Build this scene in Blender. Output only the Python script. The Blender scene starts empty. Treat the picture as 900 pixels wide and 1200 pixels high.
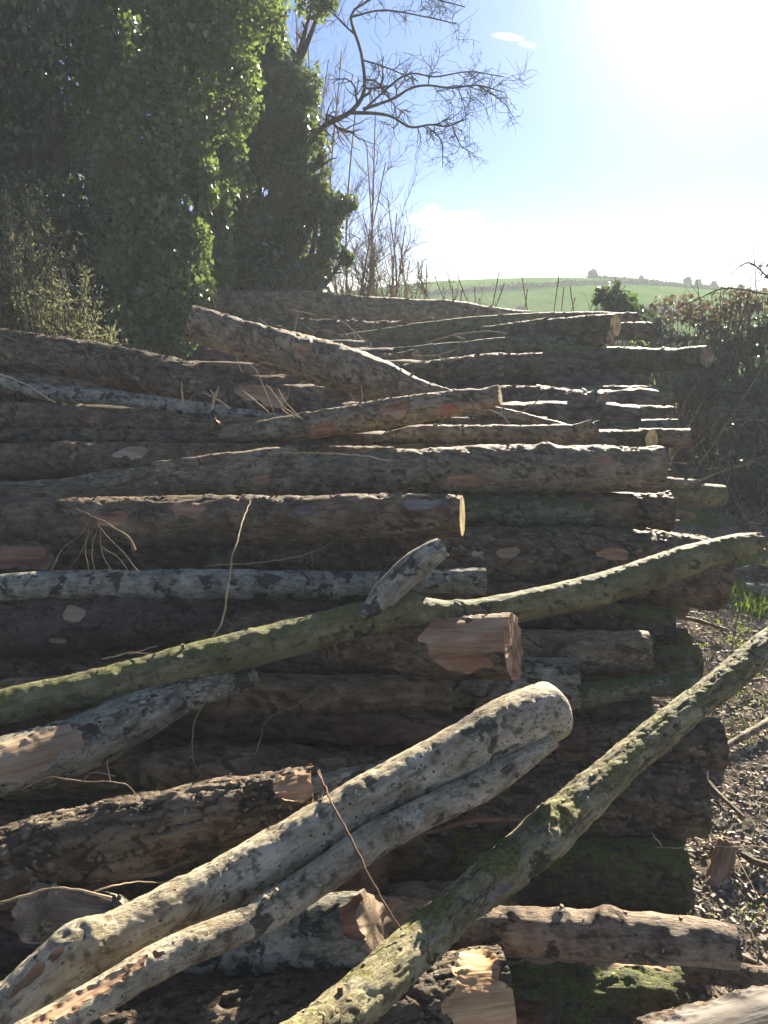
import bpy, math, random
import numpy as np
from mathutils import Vector
random.seed(7)
RNG = np.random.default_rng(11)
scene = bpy.context.scene
COL = scene.collection

# ------------------------------------------------------------------ camera, sky, sun, exposure
H = 1.70
F = 900.0                                    # focal length in photograph pixels (900 x 1200)
PITCH = math.atan(260 / F)
SUN_EL, SUN_AZ = math.radians(20.0), math.radians(21.5)
cam_d = bpy.data.cameras.new('camera')
cam = bpy.data.objects.new('camera', cam_d)
COL.objects.link(cam)
cam.location = (0, 0, H)
cam.rotation_euler = (math.pi / 2 - PITCH, 0, 0)
cam_d.sensor_fit = 'VERTICAL'
cam_d.angle = 2 * math.atan(600 / F)
cam_d.clip_start, cam_d.clip_end = 0.02, 5000
scene.camera = cam

SKY_STRENGTH = 0.052
w = bpy.data.worlds.new('World')
scene.world = w
w.use_nodes = True
nt = w.node_tree
nt.nodes.clear()
def wn(t, **k):
    n = nt.nodes.new(t)
    for a, b in k.items(): setattr(n, a, b)
    return n
sky = wn('ShaderNodeTexSky', sky_type='NISHITA', sun_disc=False, sun_elevation=SUN_EL, sun_rotation=SUN_AZ,
         altitude=50, air_density=0.4, dust_density=0.0, ozone_density=2.0)
bg = wn('ShaderNodeBackground'); bg.inputs[1].default_value = SKY_STRENGTH
wo = wn('ShaderNodeOutputWorld')
tc = wn('ShaderNodeTexCoord')
sep = wn('ShaderNodeSeparateXYZ'); nt.links.new(tc.outputs['Generated'], sep.inputs[0])
def wm(op, a, b=None, c=None):
    n = wn('ShaderNodeMath', operation=op)
    for i, v in enumerate((a, b, c)):
        if v is None: continue
        if isinstance(v, (int, float)): n.inputs[i].default_value = v
        else: nt.links.new(v, n.inputs[i])
    return n.outputs[0]
# thin wisps of cloud low over the hill: thickness is noise over azimuth and elevation
az = wm('ARCTAN2', sep.outputs[0], sep.outputs[1])
el = wm('ARCSINE', sep.outputs[2])
cv = wn('ShaderNodeCombineXYZ'); nt.links.new(az, cv.inputs[0]); nt.links.new(wm('MULTIPLY', el, 2.6), cv.inputs[1])
cn = wn('ShaderNodeTexNoise'); cn.inputs['Scale'].default_value = 20; cn.inputs['Detail'].default_value = 10; cn.inputs['Roughness'].default_value = .6
nt.links.new(cv.outputs[0], cn.inputs['Vector'])
def bank(a0, e0, wa, we, gain=1.0):
    da = wm('DIVIDE', wm('SUBTRACT', az, a0), wa)
    de = wm('DIVIDE', wm('SUBTRACT', el, wm('ADD', wm('MULTIPLY', wm('SUBTRACT', az, a0), -0.10), e0)), we)
    r2 = wm('ADD', wm('MULTIPLY', da, da), wm('MULTIPLY', de, de))
    v = wm('SUBTRACT', wm('ADD', 1.0, wm('MULTIPLY', wm('SUBTRACT', cn.outputs[0], 0.52), 4.6)), r2)
    return wm('MULTIPLY', wm('MINIMUM', wm('MAXIMUM', v, 0.0), 1.0), gain)
banks = [bank(0.075, 0.078, 0.055, 0.020, 1.0), bank(0.12, 0.073, 0.055, 0.009, 0.9), bank(0.145, 0.270, 0.018, 0.004, 0.45), bank(0.165, 0.262, 0.012, 0.004, 0.4),
         bank(-0.55, 0.12, 0.12, 0.02, .8), bank(2.2, 0.15, 0.15, 0.02, .8)]
tot = banks[0]
for b in banks[1:]: tot = wm('MAXIMUM', tot, b)
mx = wn('ShaderNodeMix', data_type='RGBA')
# bright thin-haze aureole round the sun, falling off with the angle from it
sun_v = (math.sin(SUN_AZ) * math.cos(SUN_EL), math.cos(SUN_AZ) * math.cos(SUN_EL), math.sin(SUN_EL))
dp = wn('ShaderNodeVectorMath', operation='DOT_PRODUCT'); nt.links.new(tc.outputs['Generated'], dp.inputs[0]); dp.inputs[1].default_value = sun_v
ang = wm('ARCCOSINE', wm('MINIMUM', dp.outputs['Value'], 1.0))
glow = wm('MULTIPLY', wm('EXPONENT', wm('MULTIPLY', ang, -1 / math.radians(6.5))), 9.0)
ga = wn('ShaderNodeMix', data_type='RGBA', blend_type='ADD'); ga.inputs[0].default_value = 1.0
gc = wn('ShaderNodeMix', data_type='RGBA', blend_type='MULTIPLY'); gc.inputs[0].default_value = 1.0
gv = wn('ShaderNodeCombineXYZ')
for q in range(3): nt.links.new(glow, gv.inputs[q])
nt.links.new(gv.outputs[0], gc.inputs[6]); gc.inputs[7].default_value = (1.0, .97, .92, 1)
hz = wn('ShaderNodeMix', data_type='RGBA', blend_type='MULTIPLY')
nt.links.new(wm('MULTIPLY', wm('MINIMUM', wm('MAXIMUM', wm('SUBTRACT', 1.0, wm('MULTIPLY', el, 2.6)), 0.0), 1.0), 1.0), hz.inputs[0])
nt.links.new(sky.outputs[0], hz.inputs[6]); hz.inputs[7].default_value = (.30, .32, .50, 1)
nt.links.new(hz.outputs[2], ga.inputs[6]); nt.links.new(gc.outputs[2], ga.inputs[7])
nt.links.new(tot, mx.inputs[0]); nt.links.new(ga.outputs[2], mx.inputs[6])
mx.inputs[7].default_value = (9.5, 9.3, 9.0, 1)
nt.links.new(mx.outputs[2], bg.inputs[0]); nt.links.new(bg.outputs[0], wo.inputs[0])

sd = bpy.data.lights.new('sun', 'SUN')
sd.energy = 5.0; sd.angle = math.radians(0.5); sd.color = (1.0, 0.87, 0.69)
so = bpy.data.objects.new('sun', sd); COL.objects.link(so)
to_sun = Vector((math.sin(SUN_AZ) * math.cos(SUN_EL), math.cos(SUN_AZ) * math.cos(SUN_EL), math.sin(SUN_EL)))
so.rotation_euler = to_sun.to_track_quat('Z', 'Y').to_euler()
so.location = (4, 8, 12)
vs = scene.view_settings
vs.view_transform = 'Standard'; vs.look = 'None'; vs.gamma = 1.0; vs.use_curve_mapping = False
vs.exposure = 2.25
scene.cycles.use_denoising = True
scene.cycles.volume_bounces = 1
scene.cycles.max_bounces = 8
scene.cycles.transparent_max_bounces = 6
HAZE = 0.0038

# ------------------------------------------------------------------ numeric helpers
cp, sp = math.cos(PITCH), math.sin(PITCH)
def ray(px, py):
    u, v = px - 450.0, 600.0 - py
    return np.array([u, F * cp + v * sp, v * cp - F * sp])
def P(px, py, Y):
    """world point seen at photograph pixel (px, py) at forward distance Y metres; also metres per pixel there"""
    r = ray(px, py); s = Y / r[1]
    return np.array([r[0] * s, Y, H + r[2] * s]), s
def project(V):
    d = V - np.array([0, 0, H])
    zc = d[:, 1] * cp - d[:, 2] * sp
    yc = d[:, 1] * sp + d[:, 2] * cp
    return np.stack([450 + F * d[:, 0] / zc, 600 - F * yc / zc], 1)
_T = RNG.random((64, 64, 64))
def vnoise(p):
    i = np.floor(p).astype(np.int64); f = p - i; f = f * f * (3 - 2 * f)
    i0 = i & 63; i1 = (i + 1) & 63
    x0, y0, z0 = i0.T; x1, y1, z1 = i1.T; fx, fy, fz = f.T
    def L(a, b, t): return a + (b - a) * t
    return L(L(L(_T[x0, y0, z0], _T[x1, y0, z0], fx), L(_T[x0, y1, z0], _T[x1, y1, z0], fx), fy),
             L(L(_T[x0, y0, z1], _T[x1, y0, z1], fx), L(_T[x0, y1, z1], _T[x1, y1, z1], fx), fy), fz)
def fbm(p, o=4, g=0.5):
    a, s, n = 1.0, 0.0, 0.0
    for k in range(o):
        s = s + a * vnoise(p + 17.3 * k); n += a; a *= g; p = p * 2.03
    return s / n
_J = RNG.random((64, 64, 64, 3))
def worley(p):
    i = np.floor(p).astype(np.int64)
    d1 = np.full(len(p), 9.0); d2 = d1.copy(); cid = np.zeros(len(p))
    for dx in (-1, 0, 1):
        for dy in (-1, 0, 1):
            for dz in (-1, 0, 1):
                c = i + np.array([dx, dy, dz]); m = c & 63
                q = c + _J[m[:, 0], m[:, 1], m[:, 2]]
                d = np.sqrt(((p - q) ** 2).sum(1))
                nd_ = d < d1
                d2 = np.where(nd_, d1, np.minimum(d2, d)); d1 = np.where(nd_, d, d1)
                cid = np.where(nd_, _T[m[:, 0], m[:, 1], m[:, 2]], cid)
    return d1, d2, cid

def mesh_np(name, V, Fc, mat, parent=None, attrs=None, smooth=True, quads=True):
    """V (n,3), Fc (m,4) or (m,3)"""
    me = bpy.data.meshes.new(name)
    k = Fc.shape[1]
    me.vertices.add(len(V)); me.vertices.foreach_set('co', np.ascontiguousarray(V, dtype=np.float32).ravel())
    me.loops.add(len(Fc) * k); me.loops.foreach_set('vertex_index', np.ascontiguousarray(Fc, dtype=np.int32).ravel())
    me.polygons.add(len(Fc))
    me.polygons.foreach_set('loop_start', np.arange(0, len(Fc) * k, k, dtype=np.int32))
    me.polygons.foreach_set('loop_total', np.full(len(Fc), k, dtype=np.int32))
    me.polygons.foreach_set('use_smooth', np.full(len(Fc), smooth))
    me.update(calc_edges=True)
    for an, av in (attrs or {}).items():
        if av.ndim == 2:
            a = me.attributes.new(an, 'FLOAT_VECTOR', 'POINT'); a.data.foreach_set('vector', np.ascontiguousarray(av, dtype=np.float32).ravel())
        else:
            a = me.attributes.new(an, 'FLOAT', 'POINT'); a.data.foreach_set('value', np.ascontiguousarray(av, dtype=np.float32))
    me.materials.append(mat)
    o = bpy.data.objects.new(name, me); COL.objects.link(o)
    if parent is not None:
        o.parent = parent
        o.location = -parent.location
    return o
def thing(name, label, cat, loc=(0, 0, 0), group=None):
    o = bpy.data.objects.new(name, None); COL.objects.link(o)
    o.empty_display_size = 0.1
    o.location = [float(c) for c in loc]; o['label'] = label; o['category'] = cat
    if group: o['group'] = group
    return o
def tag(o, label, cat, group=None):
    o['label'] = label; o['category'] = cat
    if group: o['group'] = group
    return o
def kind(o, k):
    o['kind'] = k; return o

def catmull(Pts, n):
    Pts = np.asarray(Pts, float)
    if len(Pts) == 2:
        t = np.linspace(0, 1, n)[:, None]; return Pts[0] * (1 - t) + Pts[1] * t
    Q = np.vstack([2 * Pts[0] - Pts[1], Pts, 2 * Pts[-1] - Pts[-2]])
    seg = np.linalg.norm(np.diff(Pts[:, :3], axis=0), axis=1); cum = np.concatenate([[0], np.cumsum(seg)])
    d = np.linspace(0, cum[-1], n); out = np.zeros((n, Pts.shape[1]))
    for j, s in enumerate(d):
        k = min(np.searchsorted(cum, s, 'right') - 1, len(seg) - 1); t = (s - cum[k]) / seg[k]
        p0, p1, p2, p3 = Q[k], Q[k + 1], Q[k + 2], Q[k + 3]
        out[j] = 0.5 * (2 * p1 + (p2 - p0) * t + (2 * p0 - 5 * p1 + 4 * p2 - p3) * t * t + (3 * p1 - p0 - 3 * p2 + p3) * t ** 3)
    return out
def frames(C):
    T = np.gradient(C, axis=0); T /= np.linalg.norm(T, axis=1)[:, None]
    a = np.array([0, 0, 1.0]) if abs(T[0][2]) < .9 else np.array([1.0, 0, 0])
    N = np.zeros_like(T); n = a - T[0] * a.dot(T[0]); N[0] = n / np.linalg.norm(n)
    for i in range(1, len(T)):
        n = N[i - 1] - T[i] * N[i - 1].dot(T[i]); N[i] = n / np.linalg.norm(n)
    return T, N, np.cross(T, N)
def tube(C, R, k=6):
    """tube arrays along C with radii R; closed with a point at each end"""
    C = np.asarray(C, float); R = np.broadcast_to(R, (len(C),))
    T, N, B = frames(C); n = len(C)
    th = np.linspace(0, 2 * math.pi, k, endpoint=False)
    V = C[:, None] + R[:, None, None] * (np.cos(th)[None, :, None] * N[:, None] + np.sin(th)[None, :, None] * B[:, None])
    i = np.arange(n - 1)[:, None]; j = np.arange(k)[None]; j2 = (j + 1) % k
    Fc = np.stack([i * k + j, i * k + j2, (i + 1) * k + j2, (i + 1) * k + j], -1).reshape(-1, 4)
    return V.reshape(-1, 3), Fc
class Soup:
    def __init__(s): s.v, s.f, s.n = [], [], 0
    def add(s, V, Fc): s.v.append(V); s.f.append(Fc + s.n); s.n += len(V)
    def tube(s, C, R, k=5): s.add(*tube(C, R, k))
    def build(s, name, mat, parent=None, **k): return mesh_np(name, np.vstack(s.v), np.vstack(s.f), mat, parent, **k)

# ------------------------------------------------------------------ materials
class M:
    def __init__(s, name):
        s.m = bpy.data.materials.new(name); s.m.use_nodes = True; s.t = s.m.node_tree; s.t.nodes.clear()
        s.out = s.n('ShaderNodeOutputMaterial')
    def n(s, t, **k):
        n = s.t.nodes.new(t)
        for a, b in k.items(): setattr(n, a, b)
        return n
    def put(s, sock, v):
        if v is None: return
        if isinstance(v, (int, float)): sock.default_value = v
        elif isinstance(v, tuple): sock.default_value = v if len(v) != 3 or sock.type == 'VECTOR' else (*v, 1)
        else: s.t.links.new(v, sock)
    def math(s, op, a, b=None, c=None, clamp=False):
        n = s.n('ShaderNodeMath', operation=op, use_clamp=clamp)
        for i, v in enumerate((a, b, c)): s.put(n.inputs[i], v)
        return n.outputs[0]
    def mix(s, f, a, b, blend='MIX'):
        n = s.n('ShaderNodeMix', data_type='RGBA', blend_type=blend)
        s.put(n.inputs[0], f); s.put(n.inputs[6], a); s.put(n.inputs[7], b); return n.outputs[2]
    def attr(s, name, fac=False):
        n = s.n('ShaderNodeAttribute', attribute_name=name); return n.outputs['Fac' if fac else 'Vector']
    def mapping(s, v, sc=(1, 1, 1), loc=(0, 0, 0)):
        n = s.n('ShaderNodeMapping'); s.put(n.inputs[0], v); n.inputs['Scale'].default_value = sc; n.inputs['Location'].default_value = loc; return n.outputs[0]
    def noise(s, v, sc, d=5, r=.55, dist=0):
        n = s.n('ShaderNodeTexNoise'); s.put(n.inputs['Vector'], v); n.inputs['Scale'].default_value = sc
        n.inputs['Detail'].default_value = d; n.inputs['Roughness'].default_value = r; n.inputs['Distortion'].default_value = dist; return n.outputs[0]
    def voro(s, v, sc, feat='F1', out=0):
        n = s.n('ShaderNodeTexVoronoi', feature=feat); s.put(n.inputs['Vector'], v); n.inputs['Scale'].default_value = sc; return n.outputs[out]
    def ramp(s, f, stops):
        n = s.n('ShaderNodeValToRGB'); s.put(n.inputs[0], f); cr = n.color_ramp
        while len(cr.elements) < len(stops): cr.elements.new(.5)
        for e, (p, c) in zip(cr.elements, stops):
            e.position = p; e.color = (*c, 1) if len(c) == 3 else c
        return n.outputs[0]
    def step(s, f, lo, hi):
        n = s.n('ShaderNodeMapRange', clamp=True, interpolation_type='SMOOTHSTEP'); s.put(n.inputs[0], f); n.inputs[1].default_value = lo; n.inputs[2].default_value = hi; return n.outputs[0]
    def bump(s, h, st=.5, dist=.01, nrm=None):
        n = s.n('ShaderNodeBump'); s.put(n.inputs['Height'], h); n.inputs['Strength'].default_value = st; n.inputs['Distance'].default_value = dist
        s.put(n.inputs['Normal'], nrm); return n.outputs[0]
    def bsdf(s, col, rough=.8, spec=.3, nrm=None, trans=None):
        b = s.n('ShaderNodeBsdfPrincipled'); s.put(b.inputs['Base Color'], col); s.put(b.inputs['Roughness'], rough)
        b.inputs['Specular IOR Level'].default_value = spec; s.put(b.inputs['Normal'], nrm)
        o = b.outputs[0]
        if trans:
            t = s.n('ShaderNodeBsdfTranslucent'); s.put(t.inputs[0], trans[1]); a = s.n('ShaderNodeMixShader'); a.inputs[0].default_value = trans[0]
            s.t.links.new(o, a.inputs[1]); s.t.links.new(t.outputs[0], a.inputs[2]); o = a.outputs[0]
        s.t.links.new(o, s.out.inputs[0]); return s.m

def bark_mat(name, dark, mid, light, blotch=0.0, blotch_col=(.02, .018, .016), lichen=0.0, lichen_col=(.34, .36, .33),
             moss=0.0, moss_col=(.10, .14, .02), speck=0.0, sc=1.0, relief=.5, red=0.0, moss_all=0.0):
    m = M(name); p = m.attr('bk'); h = m.attr('hh', True)
    ps = m.mapping(p, (1, 1, .45))
    n1 = m.noise(p, 9 * sc, 8, .62, .4)
    n2 = m.noise(m.mapping(p, (1, 1, .3)), 60 * sc, 7, .72)
    col = m.ramp(m.math('ADD', m.math('MULTIPLY', n1, .5), m.math('MULTIPLY', n2, .5)), [(.38, dark), (.49, mid), (.60, light)])
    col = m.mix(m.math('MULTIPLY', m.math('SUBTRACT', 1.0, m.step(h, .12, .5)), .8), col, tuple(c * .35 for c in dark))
    if red:
        col = m.mix(m.math('MULTIPLY', m.step(m.noise(p, 13, 5, .6), .54, .62), red * .65), col, (.20, .105, .06))
    if lichen:
        l = m.math('MULTIPLY', m.step(m.noise(m.mapping(p, (1, 1, .6)), 30, 8, .75, .2), .62 - .16 * lichen, .74 - .14 * lichen), m.step(m.noise(p, 140, 3, .6), .38, .55))
        col = m.mix(m.math('MULTIPLY', l, .7), col, lichen_col)
    if blotch:
        b = m.step(m.noise(m.mapping(p, (1, 1, .8)), 15, 6, .6, .5), .66 - .12 * blotch, .69 - .12 * blotch)
        col = m.mix(m.math('MULTIPLY', b, .9), col, blotch_col)
    if speck:
        v = m.voro(m.mapping(p, (1, 1, .8)), 130)
        sp_ = m.math('MULTIPLY', m.math('SUBTRACT', 1.0, m.step(v, .12, .34)), m.step(m.noise(p, 24, 4), .45, .58))
        col = m.mix(m.math('MULTIPLY', sp_, speck), col, (.035, .028, .022))
        fl = m.step(m.noise(m.mapping(p, (1.6, 1.6, .7)), 80, 7, .8, .5), .53, .62)
        col = m.mix(m.math('MULTIPLY', m.math('MULTIPLY', fl, m.step(m.noise(p, 11, 4, .6), .30, .48)), speck * .85), col, tuple(c * .45 for c in dark))
        col = m.mix(m.math('MULTIPLY', m.step(m.noise(m.mapping(p, (1, 1, .15)), 160, 4, .7), .5, .75), .35), col, tuple(min(.8, c * 1.35) for c in light))
    if moss or moss_all:
        g = m.n('ShaderNodeNewGeometry'); s_ = m.n('ShaderNodeSeparateXYZ'); m.t.links.new(g.outputs['Normal'], s_.inputs[0])
        up = m.math('ADD', m.math('MULTIPLY', s_.outputs[2], 1.0 - moss_all), moss_all)
        f = m.math('ADD', m.math('MULTIPLY', m.noise(p, 12, 7, .7), 1.6), m.math('MULTIPLY', up, .5))
        f = m.step(f, 1.34 - .35 * max(moss, moss_all), 1.5 - .3 * max(moss, moss_all))
        mc = m.mix(m.step(m.noise(p, 150, 3, .7), .35, .65), tuple(c * .45 for c in moss_col), tuple(c * 1.25 for c in moss_col))
        col = m.mix(f, col, mc)
    hb = m.math('ADD', m.math('MULTIPLY', m.noise(ps, 120, 6, .7), 1.0), m.math('MULTIPLY', n2, 1.4))
    return m.bsdf(col, .66, .22, m.bump(hb, relief, .009))

def wood_mat(name, a, b, c, grain=1.0):
    m = M(name); p = m.attr('bk')
    st = m.mapping(p, (1, 1, .06))
    n1 = m.noise(st, 70, 6, .65, .6); n2 = m.noise(m.mapping(p, (1, 1, .3)), 14, 4, .6)
    col = m.ramp(m.math('ADD', m.math('MULTIPLY', n1, .5), m.math('MULTIPLY', n2, .5)), [(.36, a), (.5, b), (.64, c)])
    return m.bsdf(col, .75, .25, m.bump(n1, .7, .004))
def end_mat(name, a, b, c):
    m = M(name); p = m.attr('bk')
    sx = m.n('ShaderNodeSeparateXYZ'); m.t.links.new(p, sx.inputs[0])
    rr = m.math('SQRT', m.math('ADD', m.math('MULTIPLY', sx.outputs[0], sx.outputs[0]), m.math('MULTIPLY', sx.outputs[1], sx.outputs[1])))
    rr = m.math('ADD', rr, m.math('MULTIPLY', m.noise(p, 20, 3), .012))
    ring = m.math('SINE', m.math('MULTIPLY', rr, 900.0))
    ang = m.math('ARCTAN2', sx.outputs[1], sx.outputs[0])
    saw = m.noise(m.mapping(p, (160, 6, 1)), 1.0, 3)
    col = m.ramp(m.math('ADD', m.math('MULTIPLY', m.noise(p, 22, 5), .8), m.math('MULTIPLY', ring, .045)), [(.3, a), (.42, b), (.55, c)])
    return m.bsdf(col, .8, .2, m.bump(m.math('ADD', saw, m.math('MULTIPLY', ring, .03)), .5, .002))

BK = {
 'birch': bark_mat('pale_speckled_bark', (0.19, 0.15, 0.085), (0.43, 0.37, 0.245), (0.66, 0.59, 0.43), blotch=.62, blotch_col=(.05, .04, .028), speck=1.0, lichen=.35, lichen_col=(.60, .58, .50), red=.4, relief=.9),
 'pink': bark_mat('pinkish_grey_bark', (0.103, 0.073, 0.048), (0.261, 0.192, 0.130), (0.440, 0.344, 0.233), blotch=.5, blotch_col=(.05, .035, .028), lichen=.3, lichen_col=(.42, .39, .33), speck=.5, red=.35, relief=.9),
 'silver': bark_mat('silver_blotched_bark', (0.083, 0.082, 0.063), (0.234, 0.225, 0.168), (0.454, 0.442, 0.336), blotch=.95, blotch_col=(.016, .018, .018), lichen=.5, lichen_col=(.46, .48, .45), speck=.6, relief=.8),
 'grey': bark_mat('grey_brown_bark', (0.078, 0.060, 0.038), (0.196, 0.154, 0.096), (0.376, 0.310, 0.198), blotch=.2, blotch_col=(.028, .023, .019), lichen=.4, lichen_col=(.34, .32, .27), red=.3, speck=.3, relief=.8),
 'brown': bark_mat('brown_bark', (0.055, 0.040, 0.023), (0.133, 0.095, 0.055), (0.268, 0.196, 0.118), blotch=.15, blotch_col=(.018, .015, .012), lichen=.3, lichen_col=(.27, .24, .19), red=.45, relief=.8),
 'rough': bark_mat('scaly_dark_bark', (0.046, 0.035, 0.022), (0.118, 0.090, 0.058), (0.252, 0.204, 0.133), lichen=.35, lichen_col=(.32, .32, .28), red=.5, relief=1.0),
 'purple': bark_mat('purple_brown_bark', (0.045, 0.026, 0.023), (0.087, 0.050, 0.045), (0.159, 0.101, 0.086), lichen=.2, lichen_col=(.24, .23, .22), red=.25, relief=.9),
 'mossy': bark_mat('mossy_bark', (0.048, 0.049, 0.027), (0.103, 0.103, 0.059), (0.206, 0.205, 0.130), lichen=.7, lichen_col=(.30, .34, .27), moss=.5, moss_col=(.07, .10, .025), moss_all=.3, relief=.8),
 'greenlog': bark_mat('green_tinged_bark', (0.068, 0.066, 0.030), (0.138, 0.132, 0.059), (0.246, 0.231, 0.120), lichen=.4, lichen_col=(.33, .35, .26), moss=.5, moss_col=(.15, .16, .045), blotch=.3, moss_all=.1, relief=.7),
 'diag': bark_mat('lichen_spotted_bark', (0.083, 0.074, 0.035), (0.193, 0.171, 0.086), (0.372, 0.337, 0.185), blotch=.6, blotch_col=(.02, .021, .019), lichen=.6, lichen_col=(.38, .39, .32), moss=.45, moss_col=(.17, .165, .04), speck=.5, relief=.9),
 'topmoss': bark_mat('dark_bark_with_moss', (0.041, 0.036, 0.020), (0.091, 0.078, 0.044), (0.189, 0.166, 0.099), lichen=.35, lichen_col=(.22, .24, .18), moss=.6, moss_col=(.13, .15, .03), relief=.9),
}
WOOD = {'tan': wood_mat('bare_tan_wood', (.14, .075, .04), (.31, .185, .105), (.50, .35, .225)),
        'pale': wood_mat('bare_pale_wood', (.18, .12, .07), (.34, .25, .16), (.48, .39, .28)),
        'orange': wood_mat('fresh_orange_wood', (.30, .16, .07), (.56, .36, .18), (.72, .56, .35)),
 'red': wood_mat('bare_reddish_wood', (.10, .04, .025), (.26, .12, .07), (.42, .24, .14)),
        'grey': wood_mat('weathered_grey_wood', (.07, .06, .05), (.15, .135, .115), (.27, .25, .22))}
END = {'fresh': end_mat('sawn_yellow_wood', (.34, .22, .09), (.52, .37, .17), (.66, .52, .28)),
       'dull': end_mat('sawn_weathered_wood', (.10, .075, .05), (.20, .15, .10), (.32, .25, .17)),
       'brown': end_mat('sawn_brown_wood', (.16, .09, .05), (.32, .20, .12), (.48, .34, .22))}

# ------------------------------------------------------------------ logs
LOGN = [0]; LEAN = [0]
def make_log(pts, Y0, Y1, bark, label, ends=('dull', 'dull'), scars=(), knots=(), stubs=(), irr=.10, res=2.8, rel=None,
             name='log', group=None, cat='log', endj=(0, 0), world=False, taper_end=False):
    """pts: (px, py, half width px); forward distance runs Y0 -> Y1 along the points"""
    seed = LOGN[0]; LOGN[0] += 1
    rr_ = np.random.default_rng(900 + seed); csc = rr_.uniform(.7, 1.45)
    if not world:
        knots = list(knots); stubs = list(stubs)
        for q in range(int(rr_.integers(1, 4))):
            a_ = pts[int(rr_.integers(0, len(pts) - 1))]; b_ = pts[min(len(pts) - 1, pts.index(a_) + 1)]; f_ = rr_.random()
            kx, ky, kh = [a_[m_] * (1 - f_) + b_[m_] * f_ for m_ in range(3)]
            if 5 < kx < 890 and ky < 1195 and kh > 6:
                knots.append((kx, ky + rr_.uniform(-.7, .5) * kh, kh * rr_.uniform(.3, .55), kh * rr_.uniform(.10, .22)))
                if rr_.random() < .35: stubs.append((kx + 8, ky - kh * .85, rr_.uniform(-3, 5), -kh * rr_.uniform(.2, .45), max(1.2, kh * .10)))
    if world:
        W = np.array(pts, float); sc = W[:, 1].mean() / F
    else:
        xs = np.array([p[0] for p in pts], float); tt = (xs - xs[0]) / (xs[-1] - xs[0])
        W = []; scs = []
        for (px, py, hw), t in zip(pts, tt):
            yy = Y0 + (Y1 - Y0) * t
            if 400 > LEAN[0] > 0: yy *= 1 + .17 * min(1, max(0, (985 - py) / 300)) * (1 if py > 420 else max(.4, 1 - (420 - py) / 60))
            q, s = P(px, py, yy); W.append([*q, hw * s]); scs.append(s)
        W = np.array(W); sc = np.mean(scs)
    L = np.linalg.norm(np.diff(W[:, :3], axis=0), axis=1).sum()
    rmean = W[:, 3].mean(); step = max(res * sc, .0022)
    n = int(min(520, max(12, L / (step * 1.15)))); k = int(min(190, max(20, 2 * math.pi * rmean / step)))
    C = catmull(W, n); R = C[:, 3].copy(); C = C[:, :3]
    s = np.linspace(0, L, n)
    # gentle natural waver
    T, N, B = frames(C)
    off = np.array([seed * 3.7, seed * 1.3, 0])
    sw = np.stack([s * 1.3, np.zeros(n), np.zeros(n)], 1) + off
    C = C + N * ((fbm(sw, 2) - .5) * rmean * .5)[:, None] + B * ((fbm(sw + 9.1, 2) - .5) * rmean * .5)[:, None]
    T, N, B = frames(C)
    if taper_end:
        t = np.clip((s - (L - R[-1] * .45)) / (R[-1] * .45), 0, 1); R = R * np.sqrt(np.clip(1 - t ** 3 * .45, .05, 1))
    th = np.linspace(0, 2 * math.pi, k, endpoint=False)
    dirs = np.cos(th)[None, :, None] * N[:, None] + np.sin(th)[None, :, None] * B[:, None]
    bk = np.stack([R[:, None] * np.cos(th)[None], R[:, None] * np.sin(th)[None], np.broadcast_to(s[:, None], (n, k))], -1).reshape(-1, 3)
    bo = bk + np.array([seed * .53, seed * .29, seed * 1.7])
    S = np.repeat(s, k); TH = np.tile(th, n); RR = np.repeat(R, k)
    d = (fbm(bo * np.array([1, 1, .6]) / (rmean * 1.8), 3) - .5) * 2 * irr * RR
    d += (fbm(bo * 22, 3) - .5) * .08 * RR
    hh = np.full(len(bo), .6)
    typ = rel or {'birch': 's', 'silver': 's', 'pink': 's', 'grey': 'm', 'brown': 'm', 'rough': 'r', 'purple': 'r', 'mossy': 'm', 'greenlog': 's', 'diag': 'm', 'topmoss': 'm'}[bark]
    amp = min(1.0, rmean / .05)
    if typ == 's':
        f1 = fbm(bo * 60, 4); hh = np.clip(.55 + (f1 - .5) * 1.6, 0, 1); d += (f1 - .5) * .0065 * amp
        d -= np.clip(.33 - fbm(bo * np.array([1, 1, .5]) * 16, 3), 0, 1) * .02 * amp
    elif typ == 'm':
        f1 = fbm(bo * np.array([1, 1, .45]) * 55, 4); f2 = fbm(bo * np.array([1, 1, .6]) * 20 + 5, 4)
        r_ = 1 - np.abs(f1 - .5) * 2.6; hh = np.clip(1 - r_ ** 3 * .9 + (f2 - .5) * .6, 0, 1)
        d += (hh - .6) * .007 * amp + (f2 - .5) * .012 * amp
    else:
        wr = bo + (np.stack([fbm(bo * 34, 4, .65), fbm(bo * 34 + 7, 4, .65), fbm(bo * 34 + 13, 4, .65)], 1) - .5) * .036
        d1, d2, cid = worley(wr * np.array([1, 1, .26]) * (36 if rmean > .05 else 44))
        edge = np.clip((d2 - d1) * 4.5, 0, 1) ** .8
        f2 = fbm(bo * np.array([1, 1, .5]) * 45, 4)
        hh = np.clip(edge * (.35 + .75 * cid) + (f2 - .5) * .9, 0, 1)
        d += (hh - .5) * .010 * amp + (fbm(bo * 14, 3) - .5) * .022 * amp
    V0 = np.repeat(C, k, 0) + dirs.reshape(-1, 3) * RR[:, None]
    pix = project(V0)
    facing = (dirs.reshape(-1, 3) * (np.array([0, 0, H]) - V0)).sum(1) > 0
    def locate(px, py):
        dd = (pix[:, 0] - px) ** 2 + (pix[:, 1] - py) ** 2 + np.where(facing, 0, 1e6)
        i = dd.argmin(); return S[i], TH[i]
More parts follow.
